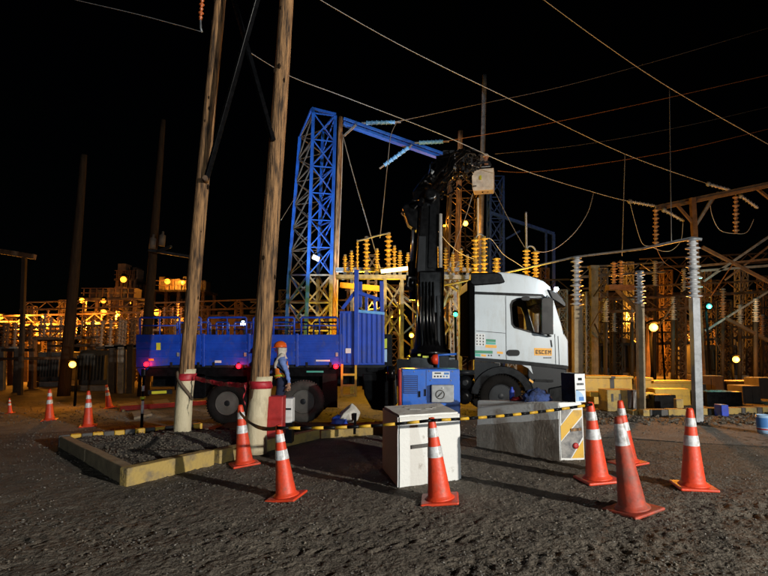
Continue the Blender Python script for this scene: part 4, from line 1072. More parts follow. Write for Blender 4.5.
def helmet(root, c, m, face_dir, r=0.125):
    f = Vector(face_dir).normalized(); c = Vector(c)
    prof = [(r * 1.04, 0), (r * 1.02, 0.03), (r * 0.97, 0.06), (r * 0.82, 0.10), (r * 0.55, 0.132), (r * 0.25, 0.146), (0.004, 0.15)]
    h_ = obj('helmet', MB().lathe(prof, c, (0, 0, 1), 22), m, root, local=True)
    vs = []; n = 15
    sdir = Vector((-f.y, f.x, 0))
    for i in range(n):
        a = -1.25 + 2.5 * i / (n - 1); d = f * math.cos(a) + sdir * math.sin(a)
        vs += [c + d * r * 0.98 + Vector((0, 0, 0.012)), c + d * (r + 0.055 * math.cos(a)) + Vector((0, 0, 0.0))]
    mb = MB(); mb.add(vs + [v - Vector((0, 0, .008)) for v in vs], [(2 * i, 2 * i + 2, 2 * i + 3, 2 * i + 1) for i in range(n - 1)] + [(2 * n + 2 * i, 2 * n + 2 * i + 1, 2 * n + 2 * i + 3, 2 * n + 2 * i + 2) for i in range(n - 1)] + [(2 * i + 1, 2 * i + 3, 2 * n + 2 * i + 3, 2 * n + 2 * i + 1) for i in range(n - 1)], True)
    obj('brim', mb, m, h_, local=True)
    return h_
def face_bits(root, head, f, skin='skin'):
    f = Vector(f).normalized(); s = Vector((-f.y, f.x, 0)); c = Vector(head)
    obj('nose', MB().ball(c + f * 0.105 + Vector((0, 0, -0.02)), 0.018, 8, (1, 1, 1.5)), skin, root, local=True)
    for k in (-1, 1):
        obj('eye', MB().ball(c + f * 0.092 + s * (0.034 * k) + Vector((0, 0, 0.012)), 0.011, 8), 'ink', root, local=True)
        obj('ear', MB().ball(c + s * (0.098 * k) + Vector((0, 0, -0.01)), 0.026, 8, (0.6, 0.6, 1.2)), skin, root, local=True)
    obj('mouth', MB().ball(c + f * 0.092 + Vector((0, 0, -0.062)), 0.022, 8, (1, 1, 0.3)), 'red_paint', root, local=True)

wy = 12.55; wx = P(281.5, 360, wy).x; wz = gz(wx) + 0.075
S = (P(280, 341, wy).z - wz) / 1.86
J = {'pelvis': ((0.02, 0, 0.97), (0.15, 0.115)), 'waist': ((0.01, 0, 1.10), (0.155, 0.115)), 'chest': ((-0.01, 0, 1.30), (0.185, 0.13)), 'collar': ((0.0, 0, 1.47), (0.11, 0.09)),
     'neck': ((-0.01, 0, 1.56), 0.062), 'skull': ((-0.03, 0, 1.68), (0.09, 0.10)), 'crown': ((-0.03, 0, 1.77), (0.08, 0.085)),
     'lhip': ((0.03, -0.10, 0.90), 0.105), 'lknee': ((-0.02, -0.12, 0.50), 0.068), 'lankle': ((0.05, -0.12, 0.10), 0.05), 'ltoe': ((-0.13, -0.13, 0.045), (0.045, 0.04)),
     'rhip': ((0.02, 0.10, 0.90), 0.105), 'rknee': ((-0.10, 0.12, 0.50), 0.068), 'rankle': ((-0.10, 0.12, 0.10), 0.05), 'rtoe': ((-0.28, 0.13, 0.045), (0.045, 0.04)),
     'lshoulder': ((0.03, -0.19, 1.44), 0.072), 'lelbow': ((0.16, -0.26, 1.17), 0.052), 'lwrist': ((0.20, -0.25, 0.94), 0.034),
     'rshoulder': ((-0.01, 0.19, 1.44), 0.07), 'relbow': ((-0.16, 0.24, 1.20), 0.052), 'rwrist': ((-0.36, 0.10, 1.10), 0.034)}
B = [('pelvis', 'waist', 'torso'), ('waist', 'chest', 'torso'), ('chest', 'collar', 'torso'), ('collar', 'neck', 'head'), ('neck', 'skull', 'head'), ('skull', 'crown', 'head'),
     ('pelvis', 'lhip', 'leg'), ('lhip', 'lknee', 'leg'), ('lknee', 'lankle', 'leg'), ('lankle', 'ltoe', 'boot'), ('pelvis', 'rhip', 'leg'), ('rhip', 'rknee', 'leg'), ('rknee', 'rankle', 'leg'), ('rankle', 'rtoe', 'boot'),
     ('collar', 'lshoulder', 'arm'), ('lshoulder', 'lelbow', 'arm'), ('lelbow', 'lwrist', 'arm'), ('collar', 'rshoulder', 'arm'), ('rshoulder', 'relbow', 'arm'), ('relbow', 'rwrist', 'arm')]
hand(J, B, J['lwrist'][0], 'l', (-0.05, 0.02, -1), (1, 0, 0)); hand(J, B, J['rwrist'][0], 'r', (-1, -0.1, -0.1), (0, 0, 1))
B = [(a, b, c) for a, b, c in B]
per, body, tg = figure('person', 'worker in orange helmet and orange vest standing beside the blue truck bed', (wx, wy, wz), J, B,
    {'torso': 'shirt_blue', 'head': 'skin', 'leg': 'trousers', 'boot': 'truck_black', 'arm': 'shirt_blue', 'hand': 'skin'})
per.scale = (S * 1.14, S * 1.14, S)
shell(per, body, tg, ('torso',), 'vest', 'vest_orange', 0.016, lambda c: 0.98 < c.z < 1.49)
shell(per, body, tg, ('torso',), 'reflective_stripe', 'decal_lime', 0.026, lambda c: 1.07 < c.z < 1.115)
shell(per, body, tg, ('torso',), 'reflective_stripe', 'reflective', 0.026, lambda c: 1.27 < c.z < 1.31)
helmet(per, (-0.03, 0, 1.715), 'helmet_orange', (-1, 0.25, 0)); face_bits(per, (-0.03, 0, 1.67), (-1, 0.25, 0))
# white neck cloth hanging from helmet over shoulder
q = MB(); q.lathe([(0.118, 0.0), (0.12, -0.08), (0.105, -0.14), (0.12, -0.19), (0.15, -0.24)], (-0.015, 0, 1.71), (0.05, 0, 1), 20, cap=False)
q.v = [v for v in q.v]; fs = []; 
nc = obj('neck_cloth', q, 'scarf', per, local=True)
bm = bmesh.new(); bm.from_mesh(nc.data)
bmesh.ops.delete(bm, geom=[f for f in bm.faces if f.calc_center_median().x < -0.07], context='FACES'); bm.to_mesh(nc.data); bm.free()
sd = nc.modifiers.new('solid', 'SOLIDIFY'); sd.thickness = 0.01
q = MB(); q.tube([(0.05, -0.10, 1.56), (-0.02, -0.16, 1.46), (-0.08, -0.15, 1.36), (-0.11, -0.13, 1.27)], [0.05, 0.05, 0.04, 0.02], 8); obj('scarf_end', q, 'scarf', per, local=True)
q = MB(); q.tube([(-0.13, -0.10, 1.36), (-0.02, -0.165, 1.26), (0.10, -0.16, 1.14), (0.15, -0.06, 1.06)], 0.018, 6); q.tube([(-0.10, -0.12, 1.48), (-0.12, -0.14, 1.30), (-0.10, -0.14, 1.1)], 0.016, 6)
obj('harness_strap', q, 'truck_black', per, local=True)
q = MB(); q.lathe([(0.155, -0.02), (0.158, 0.025)], (0.012, 0, 1.02), (0, 0, 1), 20, cap=False); q.v = [(x, y * 0.84, z) for x, y, z in q.v]; obj('tool_belt', q, 'truck_black', per, local=True)
q = MB(); q.box((0.17, -0.12, 0.97), (0.09, 0.08, 0.14)); obj('tool_pouch', q, 'truck_black', per, local=True, bevel=0.015)

# worker in the bucket
fl = hz0 + 0.12
J2_ = {'pelvis': ((0, 0, 0.97), (0.15, 0.115)), 'waist': ((0.0, -0.01, 1.10), (0.155, 0.115)), 'chest': ((0.02, -0.03, 1.30), (0.185, 0.14)), 'collar': ((0.05, -0.05, 1.47), (0.11, 0.09)),
     'neck': ((0.07, -0.05, 1.56), 0.062), 'skull': ((0.09, -0.05, 1.68), (0.09, 0.10)), 'crown': ((0.09, -0.05, 1.77), (0.08, 0.085)),
     'lhip': ((0.10, 0, 0.90), 0.105), 'lknee': ((0.11, -0.02, 0.50), 0.068), 'lankle': ((0.11, 0, 0.10), 0.05), 'ltoe': ((0.12, -0.17, 0.045), (0.045, 0.04)),
     'rhip': ((-0.10, 0, 0.90), 0.105), 'rknee': ((-0.11, -0.02, 0.50), 0.068), 'rankle': ((-0.11, 0, 0.10), 0.05), 'rtoe': ((-0.12, -0.17, 0.045), (0.045, 0.04)),
     'lshoulder': ((0.22, -0.05, 1.43), 0.072), 'lelbow': ((0.24, -0.25, 1.22), 0.052), 'lwrist': ((0.10, -0.42, 1.24), 0.034),
     'rshoulder': ((-0.15, -0.03, 1.44), 0.07), 'relbow': ((-0.36, -0.10, 1.28), 0.052), 'rwrist': ((-0.52, -0.22, 1.34), 0.034)}
B2 = [b for b in B if 'palm' not in b[0] + b[1] and 'f' != b[1][1:2] and b[2] != 'hand']
hand(J2_, B2, J2_['lwrist'][0], 'l', (-1, -0.3, 0), (0, 0, 1)); hand(J2_, B2, J2_['rwrist'][0], 'r', (-1, -0.3, 0.1), (0, 0, 1))
wb = P(484.5, 172, BK)
headz = P(486, 153.5, BK).z
per2, body2, tg2 = figure('person', 'worker in white helmet and dark jacket leaning out of the aerial bucket', (wb.x, BK + 0.05, headz - 1.87), J2_, B2,
    {'torso': 'dark_jacket', 'head': 'skin', 'leg': 'trousers', 'boot': 'truck_black', 'arm': 'dark_jacket', 'hand': 'skin'})
helmet(per2, (0.09, -0.05, 1.715), 'helmet_white', (-0.6, -0.8, 0)); face_bits(per2, (0.09, -0.05, 1.67), (-0.6, -0.8, 0))
shell(per2, body2, tg2, ('torso',), 'jacket', 'dark_jacket', 0.015, lambda c: 1.0 < c.z < 1.48)

# ------------------------------------------------------------------ generator and yard objects
GY = 10.6
def Q(px, py, dy=0.0): p = P(px, py, GY); return Vector((p.x, GY + dy, p.z))
gen = thing('generator', 'blue cabinet generator with grille and grey socket box behind the white block', 'generator', Q(427, 410, .4))
gx0, gx1 = Q(400.5, 0).x, Q(454, 0).x; gz0, gz1 = 0.30, Q(0, 369).z
obj('cabinet', MB().box2((gx0, GY, gz0), (gx1, GY + 0.75, gz1)), 'generator_blue', gen, bevel=0.02)
obj('end_panel', MB().box2((gx0 - 0.055, GY + 0.02, gz0), (gx0 - 0.002, GY + 0.73, gz1 - 0.01)), 'red_paint', gen, bevel=0.012)
obj('skid', MB().box2((gx0 - .03, GY + .04, gz0 - .29), (gx1, GY + .7, gz0 - .003)), 'truck_black', gen, bevel=0.01)
def gplate(name, x0, y0, x1, y1, m, dy=-0.006, th=0.006, parent=gen, bevel=0.0):
    return obj(name, MB().prism([Q(x0, y0, dy), Q(x1, y0, dy), Q(x1, y1, dy), Q(x0, y1, dy)], (0, th, 0)), m, parent, bevel)
gr = gplate('grille', 403.2, 375.5, 417.8, 393.5, 'generator_grille')
for k in range(9): gplate('louvre', 403.8, 376.5 + k * 1.9, 417.2, 377.3 + k * 1.9, 'generator_blue', -0.016, 0.012, gr)
gplate('door_seam', 425.9, 370, 426.4, 400, 'generator_grille', -0.003)
lb = gplate('label_plate', 432.3, 371.6, 449.6, 378.4, 'decal_white')
gplate('printed_mark', 434.5, 372.6, 441, 373.8, 'truck_grey', -0.009, 0.004, lb); gplate('printed_mark', 444, 372.4, 449, 374.6, 'decal_blue', -0.009, 0.004, lb)
for k in range(5): gplate('printed_mark', 434 + k * 3, 375.6, 435.6 + k * 3, 377.2, 'truck_grey' if k < 3 else 'decal_blue', -0.009, 0.004, lb)
gplate('latch', 424.6, 389, 425.8, 396, 'truck_black', -0.03, 0.03); gplate('latch', 418.6, 391, 420.4, 397, 'truck_black', -0.03, 0.03)
for x_, y_ in ((402.5, 371), (414, 371.5), (429, 371), (430.5, 380.5), (451, 380.5), (452.5, 371.5)): obj('bolt', MB().ball(Q(x_, y_, -.004), 0.012, 8), 'grey_metal', gen)
sbx = gplate('socket_box', 430.8, 384.5, 453.2, 402, 'grey_metal', -0.12, 0.118, bevel=0.015)
q = MB(); q.tube([Q(439.5 + 4.2 * math.cos(a), 394 + 4.2 * math.sin(a), -.125) for a in [i * math.pi / 10 for i in range(21)]], 0.01, 6); obj('socket_ring', q, 'tank_grey', sbx)
q = MB(); q.tube([Q(437.5, 396, -.13), Q(441.5, 392, -.13)], 0.012, 6); obj('socket_lever', q, 'tank_grey', sbx)
obj('lamp', MB().ball(Q(442, 387.6, -.125), 0.018, 8), 'decal_white', sbx)
gplate('side_box', 455.6, 398, 460, 410, 'white_paint', 0.02, 0.12)
# fire box and meter box at the thick pole
def boxthing(name, label, cat, pix, Y, dep, m, bevel=0.012):
    (x0, y0), (x1, y1) = pix; a, b = P(x0, y1, Y), P(x1, y0, Y)
    zb = a.z
    t_ = thing(name, label, cat, ((a.x + b.x) / 2, Y + dep / 2, zb))
    body_ = obj('case', MB().box2((a.x, Y, zb), (b.x, Y + dep, b.z)), m, t_, bevel)
    return t_, a, b
t_, a, b = boxthing('red_box', 'red metal box standing on the soil beside the thicker pole', 'box', ((266.5, 396.5), (283, 437)), 9.35, 0.3, 'red_paint')
obj('door_panel', MB().box2((a.x + .02, 9.35 - .006, a.z + .02), (b.x - .02, 9.35 - .001, b.z - .02)), 'red_paint', t_, 0.004)
t_, a, b = boxthing('meter_box', 'small pale grey electrical box right of the red box', 'box', ((283.6, 398.5), (292.5, 423)), 9.9, 0.28, 'white_paint')
obj('handle', MB().box2((a.x + .03, 9.9 - .02, a.z + .23), (b.x - .02, 9.9 - .001, a.z + .26)), 'truck_black', t_)
obj('leg', MB().box2((a.x, 9.9, gz(a.x) + .1), (b.x, 10.15, a.z - .002)), 'truck_grey', t_)
# white sack on the kerb
sc_ = P(347, 421, 10.9)
sack = thing('cement_sack', 'crumpled white and blue sack lying on the yellow kerb', 'sack', sc_)
q = MB(); outline = [(335.5, 420), (341, 411), (352, 402.5), (356, 406), (361, 412.5), (358, 420.5), (354, 423), (342, 423)]
n = len(outline); cx_, cy_ = 348, 414; vs = []
for k, (ox, oy) in enumerate(outline): vs.append(P(ox, oy, 10.9))
for k, (ox, oy) in enumerate(outline): vs.append(P(cx_ + (ox - cx_) * .62, cy_ + (oy - cy_) * .62 + random.uniform(-1.2, 1.2), 10.72 + random.uniform(-.04, .04)))
vs.append(P(349, 413, 10.68)); vs.append(P(349, 415, 11.15))
fs = [(k, (k + 1) % n, n + (k + 1) % n, n + k) for k in range(n)] + [(n + k, n + (k + 1) % n, 2 * n) for k in range(n)] + [((k + 1) % n, k, 2 * n + 1) for k in range(n)]
obj('sack_body', q.add(vs, fs), 'sack_white', sack, bevel=0.02)
obj('sack_end', lump(P(339.5, 423.5, 10.8), (0.16, 0.12, 0.14), 5), 'sack_blue', sack)
obj('sack_frame', MB().bar(P(354.5, 434, 10.66), P(355.5, 413, 10.66), 0.05, 0.05), 'truck_black', sack)
# stanchion with band
st0, st1 = P(142, 419, 12.6), P(143.8, 374, 12.6)
stn = thing('stanchion', 'thin black and white stanchion with yellow band before the truck tail', 'stanchion', st0)
obj('base', MB().lathe([(0.17, 0), (0.17, 0.03), (0.05, 0.06)], (st0.x, 12.6, gz(st0.x)), (0, 0, 1), 18), 'truck_black', stn)
obj('pole', MB().tube([(st0.x, 12.6, gz(st0.x) + .05), st1], 0.032, 10), 'truck_black', stn)
obj('reflective_band', MB().tube([lerp(st0, st1, .12), lerp(st0, st1, .40)], 0.034, 10), 'reflective', stn)
obj('reflective_band', MB().tube([lerp(st0, st1, .62), lerp(st0, st1, .74)], 0.034, 10), 'reflective', stn)
obj('yellow_band', MB().tube([lerp(st0, st1, .44), lerp(st0, st1, .5)], 0.06, 10), 'decal_lime', stn)
obj('head', MB().box(st1 + Vector((0, 0, 0.04)), (0.10, 0.10, 0.16)), 'truck_grey', stn, bevel=0.02)
# plates and red beam on the ground by the truck tail
for i, (pts_, m, lb_) in enumerate((([(118, 406), (136, 403.5), (140, 408), (122, 412)], 'pavement', 'pale plate leftmost on the ground near the truck tail'),
        ([(152, 402.5), (167, 400.5), (170, 404), (155, 406.5)], 'pavement', 'small pale plate between the stanchion and the slimmer pole'),
        ([(131, 414), (148, 411), (152, 416), (134, 420)], 'pavement', 'pale plate at the foot of the stanchion'),
        ([(222, 412), (240, 410), (243, 415), (225, 418)], 'concrete', 'pale timber pad below the wheel between the poles'))):
    pp = [G(*p) for p in pts_]; mb = MB(); up = Vector((0, 0, 0.07))
    mb.prism(pp, up); single('ground_plate', mb, m, lb_, 'plate', pp[0], 'plates lying around the truck', 0.01)
ra, rb_ = G(120, 411.5), G(222, 404)
mb = MB(); mb.bar(ra + Vector((0, 0, .09)), rb_ + Vector((0, 0, .09)), 0.14, 0.14); single('red_beam', mb, 'red_paint', 'long dark red steel beam lying below the truck bed', 'beam', ra, bevel=0.01)
# plank the worker stands on
pk = thing('timber_mat', 'low timber mat under the standing worker', 'mat', (wx, wy, gz(wx)))
for k in range(5):
    obj('plank', MB().box((wx, wy - 0.4 + k * 0.2, gz(wx) + 0.035), (2.6, 0.19, 0.07)), 'dark_pole', pk, bevel=0.008)
# blue paint bucket at right edge
pb = G(766, 433)
pt = thing('paint_bucket', 'blue and white paint bucket at the right picture edge', 'bucket', pb)
hb = 17.5 * pxm(pb.y); rbk = 0.145
obj('pail', MB().lathe([(rbk * .9, 0), (rbk, hb * .3), (rbk, hb), (rbk * .93, hb), (rbk * .9, hb * .1)], pb, (0, 0, 1), 24), 'decal_pale', pt)
obj('label', MB().lathe([(rbk * 1.012, hb * .33), (rbk * 1.012, hb * .86)], pb, (0, 0, 1), 24, cap=False), 'decal_blue', pt)
obj('label_band', MB().lathe([(rbk * 1.015, hb * .20), (rbk * 1.015, hb * .27)], pb, (0, 0, 1), 24, cap=False), 'red_paint', pt)

# ------------------------------------------------------------------ substation: lattice, posts, insulators
def lattice(mb_leg, mb_br, lo, hi, bays, wl, wb_):
    """four legs between quads lo and hi, X braces on the four faces; fills lists of meshes"""
    for i in range(4):
        l = MB(); l.bar(lo[i], hi[i], wl); mb_leg.append(l)
    for i in range(4):
        br = MB(); a0, a1, b0, b1 = lo[i], hi[i], lo[(i + 1) % 4], hi[(i + 1) % 4]
        for k in range(bays):
            t0, t1 = k / bays, (k + 1) / bays
            p, q_, r_, s_ = lerp(a0, a1, t0), lerp(b0, b1, t0), lerp(a0, a1, t1), lerp(b0, b1, t1)
            br.bar(p, s_, wb_); br.bar(q_, r_, wb_); br.bar(r_, s_, wb_)
        mb_br.append(br)
def lattice_thing(name, label, lo, hi, bays, wl, wb_, m, group=None, cat='tower', mb_m=None):
    lo = [Vector(p) for p in lo]; hi = [Vector(p) for p in hi]
    root = thing(name, label, cat, sum(lo, Vector()) / 4, group)
    L, Bm = [], []; lattice(L, Bm, lo, hi, bays, wl, wb_)
    for l in L: obj('leg', l, m, root)
    for b in Bm: obj('bracing', b, mb_m or m, root, kind='stuff')
    return root
def sq(px0, px1, py, Y, dep):
    a, b = P(px0, py, Y), P(px1, py, Y); return [a, b, b + Vector((0, dep, 0)), a + Vector((0, dep, 0))]
def sqg(px0, px1, Y, dep):
    a, b = P(px0, 380, Y), P(px1, 380, Y); z = gz(a.x); return [Vector((a.x, Y, z)), Vector((b.x, Y, z)), Vector((b.x, Y + dep, z)), Vector((a.x, Y + dep, z))]

# blue tower with yellow lit foot
TBY = 26.0
def corner(px, py, dy): return P(px, py, TBY + dy)
lo = [corner(308.2, 275, 0), corner(331.3, 275, 0.15), corner(318, 275, 1.5), corner(289, 275, 1.15)]
hi = [corner(313.5, 113, 0), corner(335.4, 116, 0.15), corner(323, 130, 1.5), corner(300, 137, 1.15)]
bt_ = thing('lattice_tower', 'tall blue lattice tower left of the slanting blue beam', 'tower', (lo[0].x, TBY, gz(lo[0].x)))
L, Bm = [], []; lattice(L, Bm, lo, hi, 6, 0.15, 0.052)
for l in L: obj('leg', l, 'tower_blue', bt_)
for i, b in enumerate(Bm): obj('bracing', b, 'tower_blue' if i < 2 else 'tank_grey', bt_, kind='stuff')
low = [Vector((p.x - (0.12 if i in (0, 3) else -0.02), p.y, gz(p.x))) for i, p in enumerate(lo)]
L, Bm = [], []; lattice(L, Bm, low, [p - Vector((0, 0, .003)) for p in lo], 4, 0.17, 0.08)
for i, l in enumerate(L): obj('lower_leg', l, 'tower_blue' if i in (0, 3) else 'galvanised', bt_)
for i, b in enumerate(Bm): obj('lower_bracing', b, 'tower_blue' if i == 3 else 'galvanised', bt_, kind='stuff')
ap = corner(312, 108.5, .1)
q = MB(); q.bar(hi[3], ap, .1); q.bar(hi[2], corner(335, 115, .3), .1); q.bar(ap, corner(336, 114.5, .15), .12); q.bar(hi[0], ap, .12); obj('peak', q, 'tower_blue', bt_)
fxp = corner(316, 258, -0.25)
fx = obj('floodlight_housing', MB().box(fxp, (0.34, 0.26, 0.22), Matrix.Rotation(R(25), 3, 'Y')), 'white_paint', bt_, bevel=0.02)
# slanting beam
bA_, bB_ = P(343, 121.5, 25.4), P(447, 158, 27.0)
bm_ = thing('gantry_beam', 'bright blue slanting beam reaching from the tower to the crane', 'beam', bA_)
for dz in (0.11, -0.11): obj('flange', MB().bar(bA_ + Vector((0, 0, dz)), bB_ + Vector((0, 0, dz)), 0.3, 0.14), 'tower_blue', bm_, bevel=0.01)
q = MB()
for k in range(18):
    t = k / 18; q.bar(lerp(bA_, bB_, t) + Vector((0, -.05, .1 * (-1) ** k)), lerp(bA_, bB_, (k + 1) / 18) + Vector((0, -.05, -.1 * (-1) ** k)), .04)
obj('web', q, 'dark_blue', bm_, kind='stuff')
obj('bracket', MB().bar(P(344, 136, 25.4), P(356, 125, 25.4), 0.09), 'galvanised', bm_)
for lbl, a, b in (('blue insulator lying level above the slanting beam left end', (366, 123), (395, 122.2)), ('blue insulator hanging slantwise below the slanting beam', (408.5, 147.5), (384.5, 165)), ('blue insulator lying level at the slanting beam right end', (419, 142.8), (443, 141.6))):
    pa, pb_ = P(*a, 26.2), P(*b, 26.2); t_ = thing('strain_insulator', lbl, 'insulator', pa, 'blue strain insulators on the beam')
    obj('insulator', string(MB(), pa, pb_, 0.125, 12, core=0.74), 'insulator_blue', t_)
    d = (pb_ - pa).normalized(); obj('fitting', MB().bar(pb_, pb_ + d * 0.3, 0.07), 'galvanised', t_); obj('fitting', MB().bar(pa, pa - d * 0.22, 0.07), 'galvanised', t_)
# wooden pole by the tower, and others behind
def plain_pole(label, base, top, Y, r0, r1, m, group=None, name='wooden_pole', toground=True):
    a, b = P(*base, Y), P(*top, Y)
    mb = MB(); wood_shaft(mb, (a, b), r0, r1, n=14, rings=20, amp=0.03)
    return single(name, mb, m, label, 'pole', a, group)
plain_pole('thin brown pole standing close beside the blue lattice tower', (333, 392), (340.5, 117), 25.2, 0.14, 0.10, 'wood_pole')
plain_pole('pale grey tall pole rising behind the aerial bucket', (477, 385), (484.5, 75), 30, 0.17, 0.125, 'galvanised', name='utility_pole')
plain_pole('short topped brown pole just left of the pale tall pole', (455, 385), (460.5, 131), 29, 0.19, 0.13, 'wood_pole')
plain_pole('dark thick far pole above the big orange lamp on the left', (64, 396), (84, 155), 21, 0.23, 0.12, 'dark_pole')
plain_pole('dark far pole carrying two bushings left of the slimmer braced pole', (143, 396), (163, 120), 23, 0.24, 0.10, 'dark_pole')
# bushings and crossarm at that pole
t_ = thing('pole_crossarm', 'dark crossarm with two bushings on the far pole', 'crossarm', P(152, 250, 22.6))
obj('arm', MB().bar(P(149, 250, 22.6), P(200, 258.5, 22.2), 0.12), 'truck_grey', t_)
obj('arm', MB().bar(P(157, 252, 22.5), P(171, 246.5, 22.0), 0.10), 'truck_grey', t_)
for px, y0, y1 in ((152, 249, 234), (161.5, 246, 229)): obj('bushing', MB().lathe([(0.13, 0), (0.13, 0.45), (0.05, 0.5), (0.05, .62)], P(px, y0, 22.4), (0.06, 0, 1), 14), 'brown_steel', t_)
t_ = thing('pole_crossarm', 'brown crossarm on a slim post at the left picture edge', 'crossarm', P(24, 400, 24))
obj('arm', MB().bar(P(-14, 249, 24), P(35, 257, 24), 0.2, 0.22), 'rust_steel', t_)
obj('post', MB().bar(P(20, 398, 24.2), P(24.5, 257, 24.2), 0.16), 'brown_steel', t_)

# three support posts at the right with the bus bar
def support(label, px, ytop, yins, ybot, Y, pw, n, m_post='galvanised', m_ins='porcelain', r=None, lean=0.0, group=None, cap=True, square=True, ground=True):
    a = P(px, ybot, Y); b = P(px - lean * (ybot - yins), yins, Y); t = P(px - lean * (ybot - ytop), ytop, Y)
    if ground: a.z = gz(a.x) - 0.02
    root = thing('insulator_post', label, 'insulator post', a, group)
    q = MB()
    if square: q.bar(a, b, pw)
    else: q.tube([a, b], pw / 2, 10)
    obj('post', q, m_post, root, bevel=0.006 if square else 0)
    r = r or pw * 0.95
    half = lerp(b, t, 0.5)
    obj('insulator', string(MB(), b, lerp(b, t, .485), r, n // 2 + 1), m_ins, root); obj('insulator', string(MB(), lerp(b, t, .515), t, r * .92, n // 2 + 1), m_ins, root)
    obj('coupling', MB().lathe([(r * .6, -.02), (r * .6, .02)], half, t - b, 12), 'galvanised', root)
    if cap: obj('cap', MB().lathe([(r * .7, 0), (r * .7, .05), (r * .3, .07)], t, (0, 0, 1), 12), 'galvanised', root)
    return root, t
_, t1 = support('insulator post just right of the white cab front', 577.3, 259, 306, 400, 16.0, 0.24, 8, 'tan_concrete', r=0.20, lean=0.004)
_, t2 = support('insulator post in front of the big orange lamp', 641.2, 273, 304, 411, 13.9, 0.16, 8, 'tan_concrete', r=0.15, lean=0.012)
_, t3 = support('bright grey insulator post nearest the rightmost cone', 698, 241, 298, 422, 12.2, 0.165, 10, lean=0.03, r=0.175)
q = MB(); q.tube([P(430, 288, 19), P(500, 274, 17.6), t1 + Vector((0, 0, .07)), P(640, 249, 13.9), t3 + Vector((0, 0, .07)), P(702, 239.5, 12.1)], 0.035, 8)
single('bus_bar', q, 'galvanised', 'long pale bus bar running across the tops of the insulator posts', 'bus bar', P(500, 274, 17.6))

# platform structure behind the cab with yellow lit insulators
MY = 21.0
plat = thing('equipment_platform', 'yellow lit steel platform on lattice legs behind the crane', 'platform', P(410, 380, MY))
za = P(0, 275, MY).z
obj('deck_beam', MB().bar(P(336, 277, MY), P(472, 277.5, MY), 0.30, 0.16), 'galvanised', plat)
obj('deck_beam', MB().bar(P(336, 277, MY + 1.6) + Vector((0, 0, .3)), P(472, 277, MY + 1.6) + Vector((0, 0, .3)), 0.30, 0.16), 'galvanised', plat)
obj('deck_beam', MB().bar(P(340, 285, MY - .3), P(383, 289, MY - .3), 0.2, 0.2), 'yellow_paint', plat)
for k in range(10): obj('cross_beam', MB().bar(P(340 + k * 14.3, 276, MY - .05), P(340 + k * 14.3, 276, MY - .05) + Vector((0, 1.7, .12)), 0.12, 0.1), 'galvanised', plat)
for px in (352, 385, 402, 440, 460):
    a = P(px, 380, MY); b = P(px, 278, MY)
    obj('leg', MB().bar((a.x, MY, gz(a.x)), b, 0.13), 'galvanised', plat); obj('leg', MB().bar((a.x, MY + 1.5, gz(a.x)), b + Vector((0, 1.5, 0)), 0.13), 'galvanised', plat)
q = MB()
for a, b in (((385, 284), (402, 312)), ((402, 284), (385, 312)), ((385, 312), (402, 340)), ((402, 312), (385, 340)), ((440, 282), (460, 312)), ((460, 282), (440, 312)), ((440, 312), (460, 342)), ((460, 312), (440, 342)), ((352, 300), (385, 330)), ((402, 300), (440, 335)), ((440, 300), (402, 335))):
    q.bar(P(*a, MY + .02), P(*b, MY + .02), 0.06)
obj('bracing', q, 'galvanised', plat, kind='stuff')
tb = obj('tube_lamp', MB().tube([P(381, 271.5, MY - .4), P(414, 267.5, MY - .4)], 0.075, 10), 'tube_warm', plat, label='glowing warm tube lamp along the deck edge')
yl = [(357.5, 241, 271, 'slim yellow lit rod', 0.07), (366.5, 238, 270, 0, 0.15), (388.5, 234, 270, 0, 0.17), (437, 248, 271, 0, 0.13), (400, 252, 270, 0, 0.12), (446, 249, 272, 0, 0.12), (345, 256, 272, 0, .11), (351.5, 252, 272, 0, .11), (377, 250, 271, 0, .12), (394.5, 247, 271, 0, .11), (408, 254, 272, 0, .11), (453, 254, 273, 0, .11), (461, 250, 273, 0, .12), (467.5, 256, 273, 0, .10)]
ylab = ['slim yellow lit insulator at the left end of the platform', 'yellow lit insulator beside the slim one on the platform', 'tallest yellow lit insulator left of the crane boom', 'yellow lit insulator just right of the crane boom', 'short yellow lit insulator hidden close to the crane boom', 'short insulator right of the boom, second from the boom', 'short yellow insulator at the extreme left of the platform', 'short yellow insulator just left of the slim rod insulator', 'short yellow insulator between the two linked tall ones', 'short yellow insulator right of the tallest linked one', 'short yellow insulator touching the left side of the boom', 'short yellow insulator third right of the boom', 'short yellow insulator fourth right of the boom', 'smallest yellow insulator at the right end of the platform']
for (px, y0, y1, _, r), lb_ in zip(yl, ylab):
    t_ = thing('post_insulator', lb_, 'insulator', P(px, y1 + 6, MY + .1), 'yellow lit insulators on the platform')
    obj('insulator', string(MB(), P(px, y1, MY + .1), P(px, y0, MY + .1), r, 8), 'porcelain_yellow_lit', t_)
    obj('cap', MB().lathe([(r * .5, 0), (r * .5, .06)], P(px, y0, MY + .1), (0, 0, 1), 10), 'galvanised', t_)
    obj('foot', MB().bar(P(px, y1 + 5, MY + .1), P(px, y1, MY + .1), r * 1.1), 'galvanised', t_)
wire('pale jumper bar linking two yellow lit insulator tops', curve([(357, 241), (366, 239), (378, 235.5), (388, 233.5)], MY, MY), 0.04, 'galvanised', name='jumper_bar', cat='bus bar')
